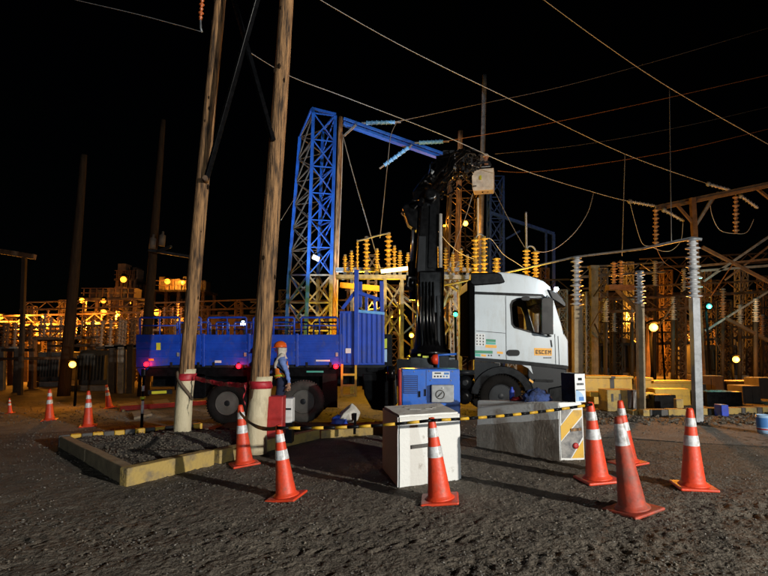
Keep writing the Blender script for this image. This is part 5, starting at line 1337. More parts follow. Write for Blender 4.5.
# insulator pairs behind the cab roof
for px, y0, y1, lb_ in ((475.5, 238, 274, 'left insulator of the tall pair behind the cab roof'), (484, 236.5, 274, 'right insulator of the tall pair behind the cab roof'), (496.5, 258, 276, 'single short insulator behind the cab roof middle'), (526.5, 249, 280, 'left insulator of the pair above the cab front'), (535.5, 251, 281, 'right insulator of the pair above the cab front')):
    Y = 18.6
    t_ = thing('post_insulator', lb_, 'insulator', P(px, 360, Y), 'yellow lit insulators behind the cab')
    obj('insulator', string(MB(), P(px, y1, Y), P(px, y0, Y), 0.145, 9), 'porcelain_yellow_lit', t_)
    a = P(px, 360, Y); obj('post', MB().bar((a.x, Y, gz(a.x)), P(px, y1, Y), 0.16), 'galvanised', t_)
wire('curved jumper bar over the tall insulator pair', curve([(475, 239), (478, 235), (481, 234.5), (484, 237)], 18.6, 18.6), 0.035, 'galvanised', name='jumper_bar', cat='bus bar')
wire('curved jumper bar over the insulator pair above the cab front', curve([(526.5, 249), (529, 246.5), (533, 247), (535.5, 251)], 18.6, 18.6), 0.035, 'galvanised', name='jumper_bar', cat='bus bar')
wire('upright rod on the tall insulator pair', [P(478, 236, 18.6), P(478, 198, 18.6)], 0.04, 'rope', name='rod', cat='rod')
wire('upright rod on the insulator pair above the cab front', [P(526.5, 249, 18.6), P(526, 212, 18.6)], 0.04, 'galvanised', name='rod', cat='rod')

# brown lattice column and dark blue gantry behind the bucket
lattice_thing('lattice_column', 'brown lattice column below the bucket lit by an orange lamp', sqg(444, 478, 31, 1.8), sq(452, 480, 168, 31, 1.5), 9, 0.12, 0.05, 'brown_steel', cat='tower')
lattice_thing('lattice_column', 'dark blue lattice column right of the aerial bucket', sqg(490, 504, 36, 1.0), sq(490.5, 503.5, 176, 36, 1.0), 9, 0.13, 0.05, 'dark_blue', cat='tower')
t_ = thing('gantry_beam', 'dark blue sloping gantry beam right of the aerial bucket', 'beam', P(491, 213, 36))
obj('chord', MB().bar(P(491, 213, 36), P(554, 234, 36), 0.2), 'dark_blue', t_); obj('chord', MB().bar(P(506, 239, 36), P(520, 231, 36), 0.12), 'dark_blue', t_)
a = P(554, 380, 36); obj('post', MB().bar(P(553.5, 234, 36), (a.x, 36, 0.2), 0.18), 'dark_blue', t_); obj('post', MB().bar(P(546, 232, 36), (a.x - .5, 36, 0.2), 0.12), 'dark_blue', t_)

# right gantry
RY = 22.0
gt = thing('steel_gantry', 'rusty steel gantry with hanging insulators at the upper right', 'gantry', P(702, 390, RY))
def rbar(a, b, w=0.10, Ya=RY, Yb=RY, m='rust_steel', nm='brace'): obj(nm, MB().bar(P(*a, Ya), P(*b, Yb), w), m, gt)
for dz in (0, 1): rbar((655, 207 + dz * 2.6), (790, 179 + dz * 2.6), 0.11, RY + 1.2 - dz * .2, RY - 1.5 - dz * .2, nm='beam')
a = P(703, 395, RY); obj('column', MB().bar((a.x, RY, gz(a.x)), P(692.5, 198, RY), 0.19), 'rust_steel', gt)
rbar((695.5, 226), (677, 205)); rbar((695.5, 226), (713, 197), m='galvanised'); rbar((755, 187), (790, 215)); rbar((697, 224), (718, 192), .08)
rbar((702, 247), (790, 293), 0.12); rbar((704, 281), (790, 222), 0.09, m='galvanised'); rbar((725, 280), (790, 230), 0.07)
rbar((700, 266), (790, 257), 0.08); rbar((700, 271), (790, 264), 0.09, m='galvanised'); rbar((705, 331), (790, 278), 0.07, m='galvanised'); rbar((725, 318), (790, 352), 0.12, m='brown_steel')
a = P(801, 395, RY); obj('column', MB().bar((a.x, RY, gz(a.x)), P(786, 181, RY), 0.19), 'rust_steel', gt)
for px, y0, y1, n, lb_ in ((655.8, 207, 245, 9, 'brown disc insulator string hanging from the gantry beam left end'), (736, 194, 233, 9, 'brown disc insulator string hanging further right under the gantry beam')):
    t_ = thing('suspension_insulator', lb_, 'insulator', P(px, y0, RY), 'insulator strings under the gantry')
    obj('insulator', string(MB(), P(px, y0 + 2, RY + .7), P(px, y1, RY + .7), 0.14, n), 'porcelain_brown', t_); obj('fitting', MB().tube([P(px, y0 - 2, RY + .7), P(px, y0 + 2, RY + .7)], .03, 6), 'galvanised', t_)
for a, b, lb_ in (((630, 201.5), (655, 206), 'dark strain insulator at the left tip of the gantry beam'), ((708.5, 184), (730, 190), 'dark strain insulator above the gantry beam near the column'), ((664, 210), (684, 221), 'dark strain insulator dipping below the beam left of the column'), ((741, 196), (758, 208), 'dark strain insulator dipping below the beam at right')):
    t_ = thing('strain_insulator', lb_, 'insulator', P(*a, RY + .6), 'strain insulators at the gantry')
    obj('insulator', string(MB(), P(*a, RY + .6), P(*b, RY + .8), 0.085, 12), 'porcelain', t_)
    obj('fitting', MB().ball(P(*a, RY + .6), 0.11, 8), 'galvanised', t_)

# ------------------------------------------------------------------ overhead lines
def pw(Y, px=0.55): return pxm(Y) * px * 0.72
wire('bright steep power line in the upper right corner', curve([(520, -18), (600, 41), (670, 88), (768, 144), (800, 161)], 17, 22), pw(19, .6))
wire('power line from the top middle down to the gantry insulator', curve([(300, -12), (400, 45), (520, 104), (625, 154), (708.5, 184)], 18, RY + .6), pw(20, .6))
wire('power line passing behind the thick pole to the gantry tip', curve([(246, 50), (290, 76), (345, 97), (440, 134), (520, 169), (600, 194), (630, 201.5)], 20, RY + .6), pw(21, .6))
wire('rust coloured power line rising right from the beam end', curve([(443, 141.6), (470, 137), (540, 125), (640, 104), (768, 75), (800, 67)], 26, 30), pw(27, .55), 'wire_rust')
wire('lower rust coloured power line curving right from the bucket', curve([(498, 171), (530, 172), (590, 165), (680, 150), (768, 129), (800, 121)], 26, 32), pw(28, .5), 'wire_rust')
wire('faint power line climbing to the right above the beam', curve([(395, 122), (480, 104), (560, 87), (660, 60), (768, 28), (800, 18)], 26, 40), pw(30, .4))
wire('faint far power line low across the upper right', curve([(495, 154), (580, 145), (680, 127), (768, 107), (800, 99)], 40, 44), pw(40, .3))
wire('thin power line at the upper left ending at the orange insulator', curve([(40, -9), (80, 1), (140, 15), (201, 31.5)], 13, 10.2), pw(11.5, .5))
wire('straight vertical dropper wire from the steep line to the bus bar', [P(669.5, 89, 19), P(671.5, 243, 15.5)], pw(18, .5), name='dropper_wire')
wire('vertical dropper wire from the middle line to the back insulators', [P(625, 154, 21), P(622, 256, 20)], pw(20, .5), name='dropper_wire')
wire('curved dropper wire hanging left of the gantry tip', curve([(593.5, 193), (588, 212), (575, 232), (558, 247), (545, 252), (536, 251)], 21, 19), pw(20, .5), name='dropper_wire')
wire('loose jumper loop below the gantry beam left end', curve([(630, 202), (635, 222), (642, 243), (650, 246)], RY, RY), pw(22, .45), name='dropper_wire')
wire('loose jumper loop hanging below the gantry column', curve([(650, 246), (662, 251), (672, 250), (681, 240), (683, 222)], RY, RY), pw(22, .45), name='dropper_wire')
wire('loose jumper loop under the right part of the gantry', curve([(710, 200), (712, 215), (720, 230), (735, 233.5), (747, 232), (754, 219)], RY, RY), pw(22, .5), name='dropper_wire')
wire('sagging thin cable right of the gantry tip insulator', curve([(655, 245), (664, 262), (680, 272), (690, 285)], RY, 24), pw(22, .4), 'wire_rust', name='dropper_wire')
wire('pale rope from the bucket down to the cab front insulators', curve([(495, 192), (505, 212), (515, 231), (525, 248)], BK - .4, 18.8), pw(21, .5), 'rope', name='rope', cat='rope')
wire('pale rope from the bucket down left behind the crane', curve([(473, 193), (466, 216), (458, 236), (450, 262)], BK - .4, 22), pw(22, .45), 'rope', name='rope', cat='rope')
wire('pale cable sagging from the cab front insulators to the tall pair', curve([(485, 238), (492, 240), (503, 254), (515, 262), (524, 268)], 18.5, 18.5), pw(18.5, .5), 'rope', name='cable', cat='cable')
wire('pale cable from the crane rod to the tall insulator pair', curve([(437, 230), (450, 245), (462, 254), (474, 259)], 17, 18.5), pw(18, .5), 'rope', name='cable', cat='cable')
wire('thick pale rope slanting from the tower top to the platform', curve([(342, 132), (352, 170), (365, 215), (380, 268)], 25, 21), pw(23, .7), 'rope', name='rope', cat='rope')
wire('thin rope hanging nearly straight beside the tower', curve([(343, 135), (341, 200), (338, 270), (337, 330)], 25, 25), pw(25, .5), 'rope', name='rope', cat='rope')
wire('jumper cable dropping from the level blue insulator', curve([(397, 122), (391, 135), (388, 160), (384, 200), (380, 238)], 26, 21.2), pw(24, .5), 'rope', name='jumper_cable', cat='cable')
wire('thin guy wire crossing low between the thick pole and the tower', curve([(281, 220), (291, 204), (296, 196)], 22, 24), pw(23, .4), name='guy_wire')

# ------------------------------------------------------------------ lamps
lamp_n = 0
def lamp(px, py, Y, r, bulb, label, energy=0, color=SOD, group=None, post=True, off=(0, -0.25, 0)):
    p = P(px, py, Y); zb = gz(p.x)
    t_ = thing('yard_lamp', label, 'lamp', (p.x, p.y, zb), group)
    obj('bulb', MB().ball(p, r, 12), bulb, t_)
    obj('hood', MB().lathe([(r * 1.5, 0), (r * 1.4, r * .4), (r * .4, r * 1.0)], p + Vector((0, .06, r * .95)), (0, 0, 1), 12), 'matte_black', t_)
    if post: obj('post', MB().tube([(p.x + .02, p.y + r + .15, zb), (p.x + .02, p.y + r + .15, p.z + r)], 0.045, 7), 'matte_black', t_)
    if energy: light('lamp_glow', 'POINT', p + Vector(off), energy, color, t_, max(0.06, r))
    return t_
lamp(72.5, 364.5, 19, 0.11, 'bulb_orange', 'brightest orange lamp low on the left behind the far cones', 140)
lamp(653.5, 327.5, 18, 0.13, 'bulb_orange', 'large dazzling orange lamp between the right insulator posts', 1000)
lamp(736, 359.5, 20, 0.11, 'bulb_orange', 'low orange lamp right of the bright grey insulator post', 500)
lamp(709, 306.5, 21, 0.09, 'bulb_teal', 'teal lamp beside the bright grey insulator post', 110, (0.15, 0.95, 0.85))
lamp(465.5, 223.5, 29.5, 0.14, 'bulb_orange', 'high orange lamp below the aerial bucket', 130)
lamp(455.5, 314.5, 19.6, 0.08, 'bulb_green', 'small green lamp between the crane and the cab', 25, (0.1, 1, 0.5))
lamp(411.5, 335.5, 18.6, 0.075, 'bulb_orange', 'small orange lamp left of the crane base', 420, SODY)
lamp(391, 316, 22.6, 0.07, 'bulb_orange', 'small orange lamp behind the truck headboard', 420, SODY)
lamp(363, 287, 24, 0.07, 'bulb_orange', 'small orange lamp above the headboard posts', 360, SODY)
lamp(243, 323.5, 17.5, 0.08, 'bulb_white', 'small white lamp seen over the truck bed rails', 30, (.75, .87, 1))
lamp(663, 320, 26, 0.05, 'bulb_far', 'tiny orange light right of the dazzling lamp')
lamp(74, 312, 40, 0.12, 'bulb_teal', 'tiny bluish light on the dark thick far pole')
for k, (px, py, Y, r, e) in enumerate(((82, 300.5, 55, .22, 900), (98, 302, 58, .16, 700), (103.5, 301, 56, .2, 0), (103.5, 312.5, 50, .24, 900), (119, 314, 40, .14, 700), (123.5, 279.5, 62, .3, 900), (167.5, 281.5, 60, .26, 800), (183, 282.5, 60, .22, 700), (157, 312.5, 46, .24, 700),
        (44, 316.5, 50, .18, 500), (23.5, 318.5, 34, .10, 420), (1, 317, 36, .14, 500), (35, 319.5, 54, .1, 0), (47.5, 327, 34, .09, 380), (68.5, 325.8, 46, .14, 400), (94, 324.6, 34, .07, 380), (130, 303, 58, .1, 0), (191, 322, 34, .07, 300), (90, 318, 50, .1, 0), (112, 300, 60, .09, 0))):
    lamp(px, py, Y, r * 1.15, 'bulb_far', 'small orange light among far structures on the left', e * 2.3, SOD, 'far orange plant lights')
for k, (px, py, Y) in enumerate(((374, 305, 34), (398, 303, 36), (402, 313, 33), (420, 300, 38), (432, 318, 33), (447, 222, 33), (449, 219, 34), (444, 226, 33), (640, 345, 30), (616, 301, 32), (676, 340, 30), (628, 318, 34))):
    lamp(px, py, Y, 0.06, 'bulb_far', 'tiny orange light in the far middle substation', (420 if px > 600 else 300), SOD, 'tiny far orange lights')
# unseen floods added behind the truck to yellow the steel and light the tower
def added_flood(label, px, py, Y, target, e, color, ang=110, r=0.10):
    p = P(px, py, Y); t_ = thing('added_floodlight', label, 'lamp', p)
    d = (Vector(target) - p).normalized()
    obj('added_flood_housing', MB().lathe([(0.05, -0.22), (r * 1.3, -0.16), (r * 1.6, 0.03)], p, d, 14), 'brown_steel', t_)
    obj('lens', MB().lathe([(r * 1.35, 0), (r * 1.35, .012), (.01, .02)], p - d * 0.02, d, 14), 'bulb_orange' if color == SODY else 'bulb_white', t_)
    light('added_flood_beam', 'SPOT', p + d * 0.12, e, color, t_, r, target, ang, 0.6)
added_flood('added sodium floodlight hidden behind the headboard lighting the platform', 366, 322, 17.6, P(374, 250, 21.5), 1100, SODY, 54)
added_flood('added unseen sodium floodlight behind the cab lighting the insulator pairs', 505, 318, 16.5, P(503, 255, 18.6), 620, SODY, 120)
added_flood('added unseen sodium floodlight behind the truck bed lighting the tower foot', 322, 345, 22.0, P(322, 296, 26), 900, SODY, 66)
added_flood('added unseen white floodlight behind the truck bed lighting the blue tower top', 285, 352, 21.0, P(346, 140, 26.5), 5200, (0.55, 0.78, 1.0), 64)

slab_later = []
# ------------------------------------------------------------------ background substation, left
def bus_support(px, Y, yt, label, group, w=0.28, n_ins=2, m='brown_steel', mi='porcelain_brown'):
    """portal column with a little crossarm and standing insulators"""
    a = P(px, 380, Y); z0 = gz(a.x); t = P(px, yt, Y)
    r_ = thing('bus_support', label, 'bus support', (a.x, Y, z0), group)
    obj('column', MB().bar((a.x, Y, z0), (t.x, Y, t.z), w), m, r_)
    obj('crossarm', MB().bar(t + Vector((-.75, 0, 0)), t + Vector((.75, 0, 0)), 0.14), m, r_)
    for k in range(n_ins):
        x = -0.55 + 1.1 * k / max(1, n_ins - 1)
        obj('insulator', string(MB(), t + Vector((x, 0, .07)), t + Vector((x, 0, 1.25)), 0.13, 7, 10), mi, r_)
    return r_
gl = 'far brown bus supports on the left'; ll = 'brown bus support with standing insulators in left background'
for px, Y, yt in ((3, 27, 348), (12, 31, 345), (18, 26, 350), (27, 34, 343), (33, 28, 338), (50, 30, 340), (57, 36, 336), (84, 33, 338), (92, 28, 345), (100, 32, 340), (113, 25, 348), (122, 25, 347), (131, 25, 346), (128, 38, 330), (108, 40, 328), (40, 42, 326), (66, 44, 324), (150, 34, 330), (172, 36, 326), (186, 34, 322)):
    bus_support(px, Y, yt, ll, gl, random.choice((.2, .26, .32)), random.choice((2, 3)), random.choice(('brown_steel', 'concrete', 'rust_steel')))
for px0, px1, py, Y, lb_ in ((-10, 60, 332, 29, 'long brown pipe bus across the left background, lower one'), (-10, 135, 322, 36, 'long brown pipe bus across the left background, upper one'), (48, 140, 346, 27, 'short pale bus bar behind the brightest left lamp'), (-10, 75, 359, 25, 'low brown rail at the far left behind the cones')):
    mb = MB(); mb.tube([P(px0, py, Y), P(px1, py - 1, Y)], 0.06, 8); single('pipe_bus', mb, 'rust_steel', lb_, 'bus bar', P(px0, py, Y))
# transformers
def transformer(px0, px1, ytop, Y, dep, label, fins=9):
    a, b = P(px0, 380, Y), P(px1, 380, Y); zt = P(0, ytop, Y).z; z0 = gz(a.x)
    r_ = thing('transformer', label, 'transformer', ((a.x + b.x) / 2, Y, z0), 'far dark transformers')
    obj('tank', MB().box2((a.x, Y, z0 + .25), (b.x, Y + dep, zt)), 'tank_grey', r_, 0.04)
    for k in range(fins):
        x = a.x + (b.x - a.x) * (k + .5) / fins; obj('fin', MB().box2((x - .03, Y - .32, z0 + .5), (x + .03, Y - .003, zt - .25)), 'tank_grey', r_)
    for k in range(3):
        x = a.x + (b.x - a.x) * (k + .5) / 3; obj('bushing', string(MB(), (x, Y + dep / 2, zt), (x, Y + dep / 2, zt + 1.1), .14, 7, 10), 'porcelain_brown', r_)
    obj('plinth', MB().box2((a.x - .2, Y - .4, z0 - .02), (b.x + .2, Y + dep + .2, z0 + .248)), 'concrete', r_)
transformer(36, 62, 352, 30, 2.2, 'dark transformer left of the brightest left lamp'); transformer(78, 108, 350, 27, 2.2, 'dark transformer right of the brightest left lamp')
transformer(158, 196, 336, 30, 2.4, 'dark transformer seen above the truck tail'); transformer(596, 640, 338, 30, 2.5, 'dark transformer behind the big orange lamp post'); transformer(700, 740, 345, 27, 2.4, 'dark transformer near the low right orange lamp')
# far plant racks
def rack(px0, px1, yt, Y, floors, label):
    a, b = P(px0, 380, Y), P(px1, 380, Y); zt = P(0, yt, Y).z; z0 = gz(a.x)
    r_ = thing('plant_rack', label, 'plant structure', ((a.x + b.x) / 2, Y, z0)); n = 5
    for k in range(n):
        x = a.x + (b.x - a.x) * k / (n - 1)
        for dy in (0, 4): obj('column', MB().bar((x, Y + dy, z0), (x, Y + dy, zt), .3), 'rust_steel', r_)
    for f in range(1, floors + 1):
        z = z0 + (zt - z0) * f / floors
        obj('floor', MB().box2((a.x - .3, Y - .3, z - .22), (b.x + .3, Y + 4.3, z)), 'brown_steel', r_)
        q = MB()
        for dz in (.5, 1.0): q.bar((a.x - .3, Y - .3, z + dz), (b.x + .3, Y - .3, z + dz), .07)
        for k in range(9): x = a.x + (b.x - a.x) * k / 8; q.bar((x, Y - .3, z), (x, Y - .3, z + 1.0), .07)
        obj('railing', q, 'rust_steel', r_, kind='stuff')
        for k in range(6):
            x = a.x + (b.x - a.x) * (k + .2 + random.random() * .5) / 6; w_ = random.uniform(.2, .5); h_ = random.uniform(.8, 2.2)
            obj('machine', MB().box2((x - w_, Y + .6, z), (x + w_, Y + 2.2, z + h_)), random.choice(('tank_grey', 'brown_steel', 'wall_brown')), r_)
rack(80, 131, 298, 57, 3, 'orange lit far plant rack behind the left lamps'); rack(150, 200, 290, 60, 3, 'orange lit far plant rack seen between the far pole and the slimmer pole')
rack(112, 130, 279, 66, 4, 'taller far plant tower under the highest left lamp')
# lattice columns and beams, middle and right background
gr_ = 'dim lattice columns of the right background'; lr = 'dim lattice column in the right substation background'
for px, Y, yt, w_ in ((590, 24, 292, 8), (604, 30, 268, 7), (618, 26, 300, 8), (630, 34, 262, 7), (650, 27, 286, 9), (668, 31, 270, 8), (681, 25, 296, 9), (716, 30, 280, 8), (727, 25, 300, 9), (744, 33, 268, 8), (757, 27, 290, 9), (768, 31, 276, 9), (708, 38, 270, 6), (660, 40, 262, 6)):
    lattice_thing('lattice_column', lr, sqg(px - w_ / 2, px + w_ / 2, Y, w_ * pxm(Y)), sq(px - w_ / 2, px + w_ / 2, yt, Y, w_ * pxm(Y)), 9, 0.07, 0.035, random.choice(('brown_steel', 'rust_steel', 'galvanised')), gr_, 'lattice column')
gm = 'dim lattice columns behind the truck'; lm = 'dim lattice column in the background behind the truck'
for px, Y, yt, w_ in ((262, 33, 300, 8), (283, 30, 290, 8), (352, 30, 262, 9), (372, 34, 255, 9), (394, 29, 285, 9), (418, 32, 270, 9), (455, 27, 262, 9), (512, 28, 275, 8), (545, 30, 268, 8), (563, 26, 290, 8)):
    lattice_thing('lattice_column', lm, sqg(px - w_ / 2, px + w_ / 2, Y, w_ * pxm(Y)), sq(px - w_ / 2, px + w_ / 2, yt, Y, w_ * pxm(Y)), 9, 0.07, 0.035, random.choice(('brown_steel', 'rust_steel', 'galvanised')), gm, 'lattice column')
k = 0
for a, b, Y, m, lb_ in (((583, 300), (768, 292), 26, 'rust_steel', 'upper brown beam across the right background'), ((600, 322), (768, 318), 29, 'brown_steel', 'middle brown beam across the right background'), ((600, 312), (690, 308), 25, 'rust_steel', 'short brown beam above the dazzling lamp'),
        ((590, 345), (690, 343), 27, 'brown_steel', 'low brown beam left part of the right background'), ((700, 340), (768, 336), 27, 'brown_steel', 'low brown beam beside the low right lamp'), ((250, 312), (345, 310), 30, 'rust_steel', 'brown beam behind the truck bed rails'), ((345, 300), (470, 302), 30, 'rust_steel', 'brown beam behind the truck headboard and crane'), ((470, 292), (570, 290), 28, 'brown_steel', 'dim beam behind the cab roof'),
        ((640, 268), (768, 262), 33, 'brown_steel', 'high dim beam crossing the right background'), ((580, 277), (665, 272), 30, 'galvanised', 'pale thin bar left of the post by the dazzling lamp')):
    q = MB(); A, B_ = P(*a, Y), P(*b, Y); q.bar(A, B_, .12); q.bar(A + Vector((0, 0, .55)), B_ + Vector((0, 0, .55)), .08); n = int((B_ - A).length / .6)
    for i in range(n): q.bar(lerp(A, B_, i / n) + Vector((0, 0, .55 * (i % 2))), lerp(A, B_, (i + 1) / n) + Vector((0, 0, .55 * ((i + 1) % 2))), .045)
    single('truss_beam', q, m, lb_, 'beam', A)
gs = 'dim insulator posts of the right background'; ls = 'dim insulator post in the right substation background'
for px, y0, y1, Y in ((605.5, 300, 322, 22), (594, 308, 330, 24), (614, 312, 332, 26), (673, 298, 320, 23), (723, 290, 318, 24), (684, 270, 292, 26), (740, 306, 326, 24), (756, 300, 322, 22), (762, 316, 336, 26), (632, 300, 322, 24), (655, 262, 286, 26)):
    support(ls, px, y0, y1, 390, Y, 0.16, 8, 'brown_steel', random.choice(('porcelain_brown', 'porcelain')), r=0.15, group=gs, square=False)
gq = 'rusty lattice columns of the left background'
for px, Y, yt, w_ in ((8, 38, 318, 7), (30, 46, 306, 6), (46, 36, 322, 7), (62, 50, 300, 6), (88, 44, 312, 6), (98, 38, 322, 7), (116, 46, 300, 6), (135, 34, 318, 7), (148, 42, 302, 6), (168, 40, 308, 6), (178, 34, 318, 7), (205, 38, 306, 6), (222, 36, 312, 7), (238, 42, 302, 6), (252, 34, 316, 7)):
    lattice_thing('lattice_column', 'rusty lattice column in the left background', sqg(px - w_ / 2, px + w_ / 2, Y, w_ * pxm(Y)), sq(px - w_ / 2, px + w_ / 2, yt, Y, w_ * pxm(Y)), 8, 0.09, 0.045, 'rust_steel', gq, 'lattice column')
for a, b, Y, lb_ in (((-10, 326), (140, 322), 34, 'rusty truss beam low across the left background'), ((20, 310), (150, 306), 44, 'rusty truss beam high across the left background'), ((140, 312), (260, 308), 38, 'rusty truss beam behind the truck tail rails'), ((-10, 340), (110, 337), 28, 'lowest rusty truss beam behind the far cones')):
    q = MB(); A, B_ = P(*a, Y), P(*b, Y); q.bar(A, B_, .12); q.bar(A + Vector((0, 0, .6)), B_ + Vector((0, 0, .6)), .1); n = int((B_ - A).length / .7)
    for i in range(n): q.bar(lerp(A, B_, i / n) + Vector((0, 0, .6 * (i % 2))), lerp(A, B_, (i + 1) / n) + Vector((0, 0, .6 * ((i + 1) % 2))), .05)
    single('truss_beam', q, 'rust_steel', lb_, 'beam', A)
gk = 'low cabinets behind the right kerb'
for i, (x0, x1, y0, Y, m) in enumerate(((690, 706, 384, 16.4, 'brown_steel'), (744, 760, 386, 15.6, 'brown_steel'), (761, 790, 378, 16.8, 'brown_steel'), (700, 724, 376, 18.5, 'brown_steel'), (726, 762, 381, 19.0, 'brown_steel'))):
    slab_later.append((x0, x1, y0, Y, m))
# slanting braces and cables tangled behind the right posts
gw = 'slanting braces in the right background'
for i in range(16):
    px = random.uniform(585, 720); py = random.uniform(285, 345); Y = random.uniform(20, 30); ang = random.choice((-1, 1)) * random.uniform(0.5, 1.2); L_ = random.uniform(14, 42)
    mb = MB(); mb.bar(P(px, py, Y), P(px + L_ * math.cos(ang), py + L_ * math.sin(ang), Y + random.uniform(-1, 1)), random.choice((.035, .05, .06)))
    single('steel_brace', mb, random.choice(('rust_steel', 'brown_steel')), 'slanting steel brace in the right background tangle', 'brace', P(px, py, Y), gw)
gv = 'slanting braces behind the crane'
for i in range(18):
    px = random.uniform(345, 470); py = random.uniform(280, 340); Y = random.uniform(19, 28); ang = random.choice((-1, 1)) * random.uniform(0.5, 1.2); L_ = random.uniform(12, 34)
    mb = MB(); mb.bar(P(px, py, Y), P(px + L_ * math.cos(ang), py + L_ * math.sin(ang), Y + random.uniform(-1, 1)), random.choice((.05, .07, .09)))
    single('steel_brace', mb, random.choice(('rust_steel', 'galvanised', 'galvanised')), 'slanting steel brace behind the crane and headboard', 'brace', P(px, py, Y), gv)
# pair of insulators on a yellow lit crossarm with strut
t_ = thing('disconnect_switch', 'orange lit arm carrying two insulators left of the dazzling lamp', 'switch', P(610, 288, 20))
obj('arm', MB().box2(P(609.5, 289.5, 20), P(630, 286, 20.4)), 'rust_steel', t_); obj('strut', MB().bar(P(617, 290, 20.2), P(650, 322, 19.4), .13), 'rust_steel', t_)
for px, y0 in ((614, 262), (621, 260.5)): obj('insulator', string(MB(), P(px, 286, 20.2), P(px, y0, 20.2), .13, 9), 'porcelain_brown', t_)
a = P(646, 390, 19.4); obj('post', MB().bar((a.x, 19.4, gz(a.x)), P(650, 318, 19.4), .16), 'rust_steel', t_)
t_ = thing('wall_pillar', 'tall pale pillar behind the orange lit switch arm', 'pillar', P(594, 390, 24)); a = P(594, 390, 24)
obj('shaft', MB().bar((a.x, 24, gz(a.x)), P(593.5, 268, 24), .30), 'concrete', t_); obj('head', MB().box(P(593.5, 267, 24), (.4, .4, .1)), 'concrete', t_)
# buildings at the back
def building(px0, px1, yt, Y, dep, m, label, nw=5):
    a, b = P(px0, 380, Y), P(px1, 380, Y); zt = P(0, yt, Y).z; z0 = gz(a.x) - .1
    r_ = thing('switch_house', label, 'building', ((a.x + b.x) / 2, Y, z0))
    obj('wall', MB().box2((a.x, Y, z0), (b.x, Y + dep, zt)), m, r_)
    obj('roof', MB().box2((a.x - .3, Y - .3, zt + .002), (b.x + .3, Y + dep + .3, zt + .25)), 'brown_steel', r_)
    for k in range(nw):
        x = a.x + (b.x - a.x) * (k + .5) / nw; w_ = (b.x - a.x) / nw * .28
        wn_ = obj('window', MB().box2((x - w_, Y - .03, z0 + (zt - z0) * .55), (x + w_, Y - .002, z0 + (zt - z0) * .8)), 'truck_black', r_)
        obj('sill', MB().box2((x - w_ - .05, Y - .1, z0 + (zt - z0) * .52), (x + w_ + .05, Y - .003, z0 + (zt - z0) * .545)), 'concrete', wn_)
building(582, 700, 296, 42, 8, 'wall_panel', 'pale far control house behind the right insulator posts'); building(704, 800, 322, 36, 8, 'wall_brown', 'brown far building behind the low right lamp', 4)
building(490, 575, 300, 44, 8, 'wall_panel', 'far dim building behind the cab window', 4); building(200, 345, 318, 46, 8, 'wall_brown', 'far dim building above the truck bed rails')

# ------------------------------------------------------------------ yellow and black barriers, right middle ground
def slab(name, label, pix, Y, dep, m, group=None, cat='barrier', extra=None, bevel=0.015):
    (x0, y0), (x1, y1) = pix; a, b = P(x0, y1, Y), P(x1, y0, Y); zb = min(a.z, gz(a.x)) if a.z < gz(a.x) + .25 else a.z
    r_ = thing(name, label, cat, ((a.x + b.x) / 2, Y, zb), group)
    obj('body', MB().box2((a.x, Y, zb), (b.x, Y + dep, b.z)), m, r_, bevel)
    return r_, a, b, zb
rw = [('yellow rear wall section nearest the cab', (579, 378), (610, 400), 'yellow_paint'), ('narrow black rear wall section between two yellow ones', (610.4, 378.5), (614.4, 400), 'black_concrete'), ('yellow rear wall section left of the big lamp post', (614.8, 378.5), (632, 400), 'yellow_paint'),
      ('lower yellow rear wall section right of the big lamp post', (643, 380), (652, 402), 'yellow_paint'), ('long yellow stepped wall section under the dazzling lamp', (653, 383), (692, 404), 'yellow_paint')]
for lb_, p0_, p1_, m in rw:
    r_, a, b, zb = slab('barrier_wall', lb_, (p0_, p1_), 16.2, 0.4, m, 'yellow and black rear wall')
    obj('capping', MB().box2((a.x, 16.1, b.z + .002), (b.x, 16.65, b.z + .07)), m, r_, .012)
r_, a, b, zb = slab('barrier_wall', 'yellow step in front of the stepped wall section', ((655.5, 389), (690, 402)), 15.4, 0.5, 'yellow_paint', 'yellow and black rear wall')
r_, a, b, zb = slab('barrier_block', 'yellow concrete block behind the half hidden cone', ((607.8, 390), (627.5, 410)), 14.3, 0.6, 'yellow_concrete')
for k in range(2): obj('chip', MB().box2((a.x + .1 + .2 * k, 14.292, zb + .25), (a.x + .16 + .2 * k, 14.299, zb + .45)), 'black_concrete', r_)
r_, a, b, zb = slab('barrier_block', 'black and grey striped block right of the yellow block', ((628, 390), (637, 409)), 14.3, 0.6, 'black_concrete')
for k in range(2): obj('stripe', MB().prism([P(629 + k * 4, 408, 14.29), P(631 + k * 4, 408, 14.29), P(633.6 + k * 3, 392, 14.29), P(631.6 + k * 3, 392, 14.29)], (0, .008, 0)), 'grey_paint', r_)
slab('barrier_rail', 'low yellow rail behind the right bar end', ((590, 392), (607, 397)), 14.9, 0.3, 'yellow_paint'); slab('barrier_rail', 'yellow rail between the striped block and the lamp post', ((636.5, 393), (655, 398.5)), 14.9, 0.3, 'yellow_paint')
slab('dark_cabinet', 'black cabinet behind the yellow kerb under the dazzling lamp', ((655, 395), (676, 411)), 14.6, 0.5, 'truck_black', cat='cabinet'); slab('small_bollard', 'stubby yellow post before the black cabinet', ((677, 399), (683.5, 411.5)), 13.8, 0.15, 'yellow_concrete', cat='bollard')
slab('dark_cabinet', 'long dark low cabinet near the low right lamp', ((708, 392), (742, 411)), 15.0, 0.8, 'truck_black', cat='cabinet'); slab('cable_drum_box', 'dark blue crate standing on the yellow kerb at right', ((722.5, 405), (728.5, 421)), 12.9, 0.3, 'dark_blue', cat='crate')
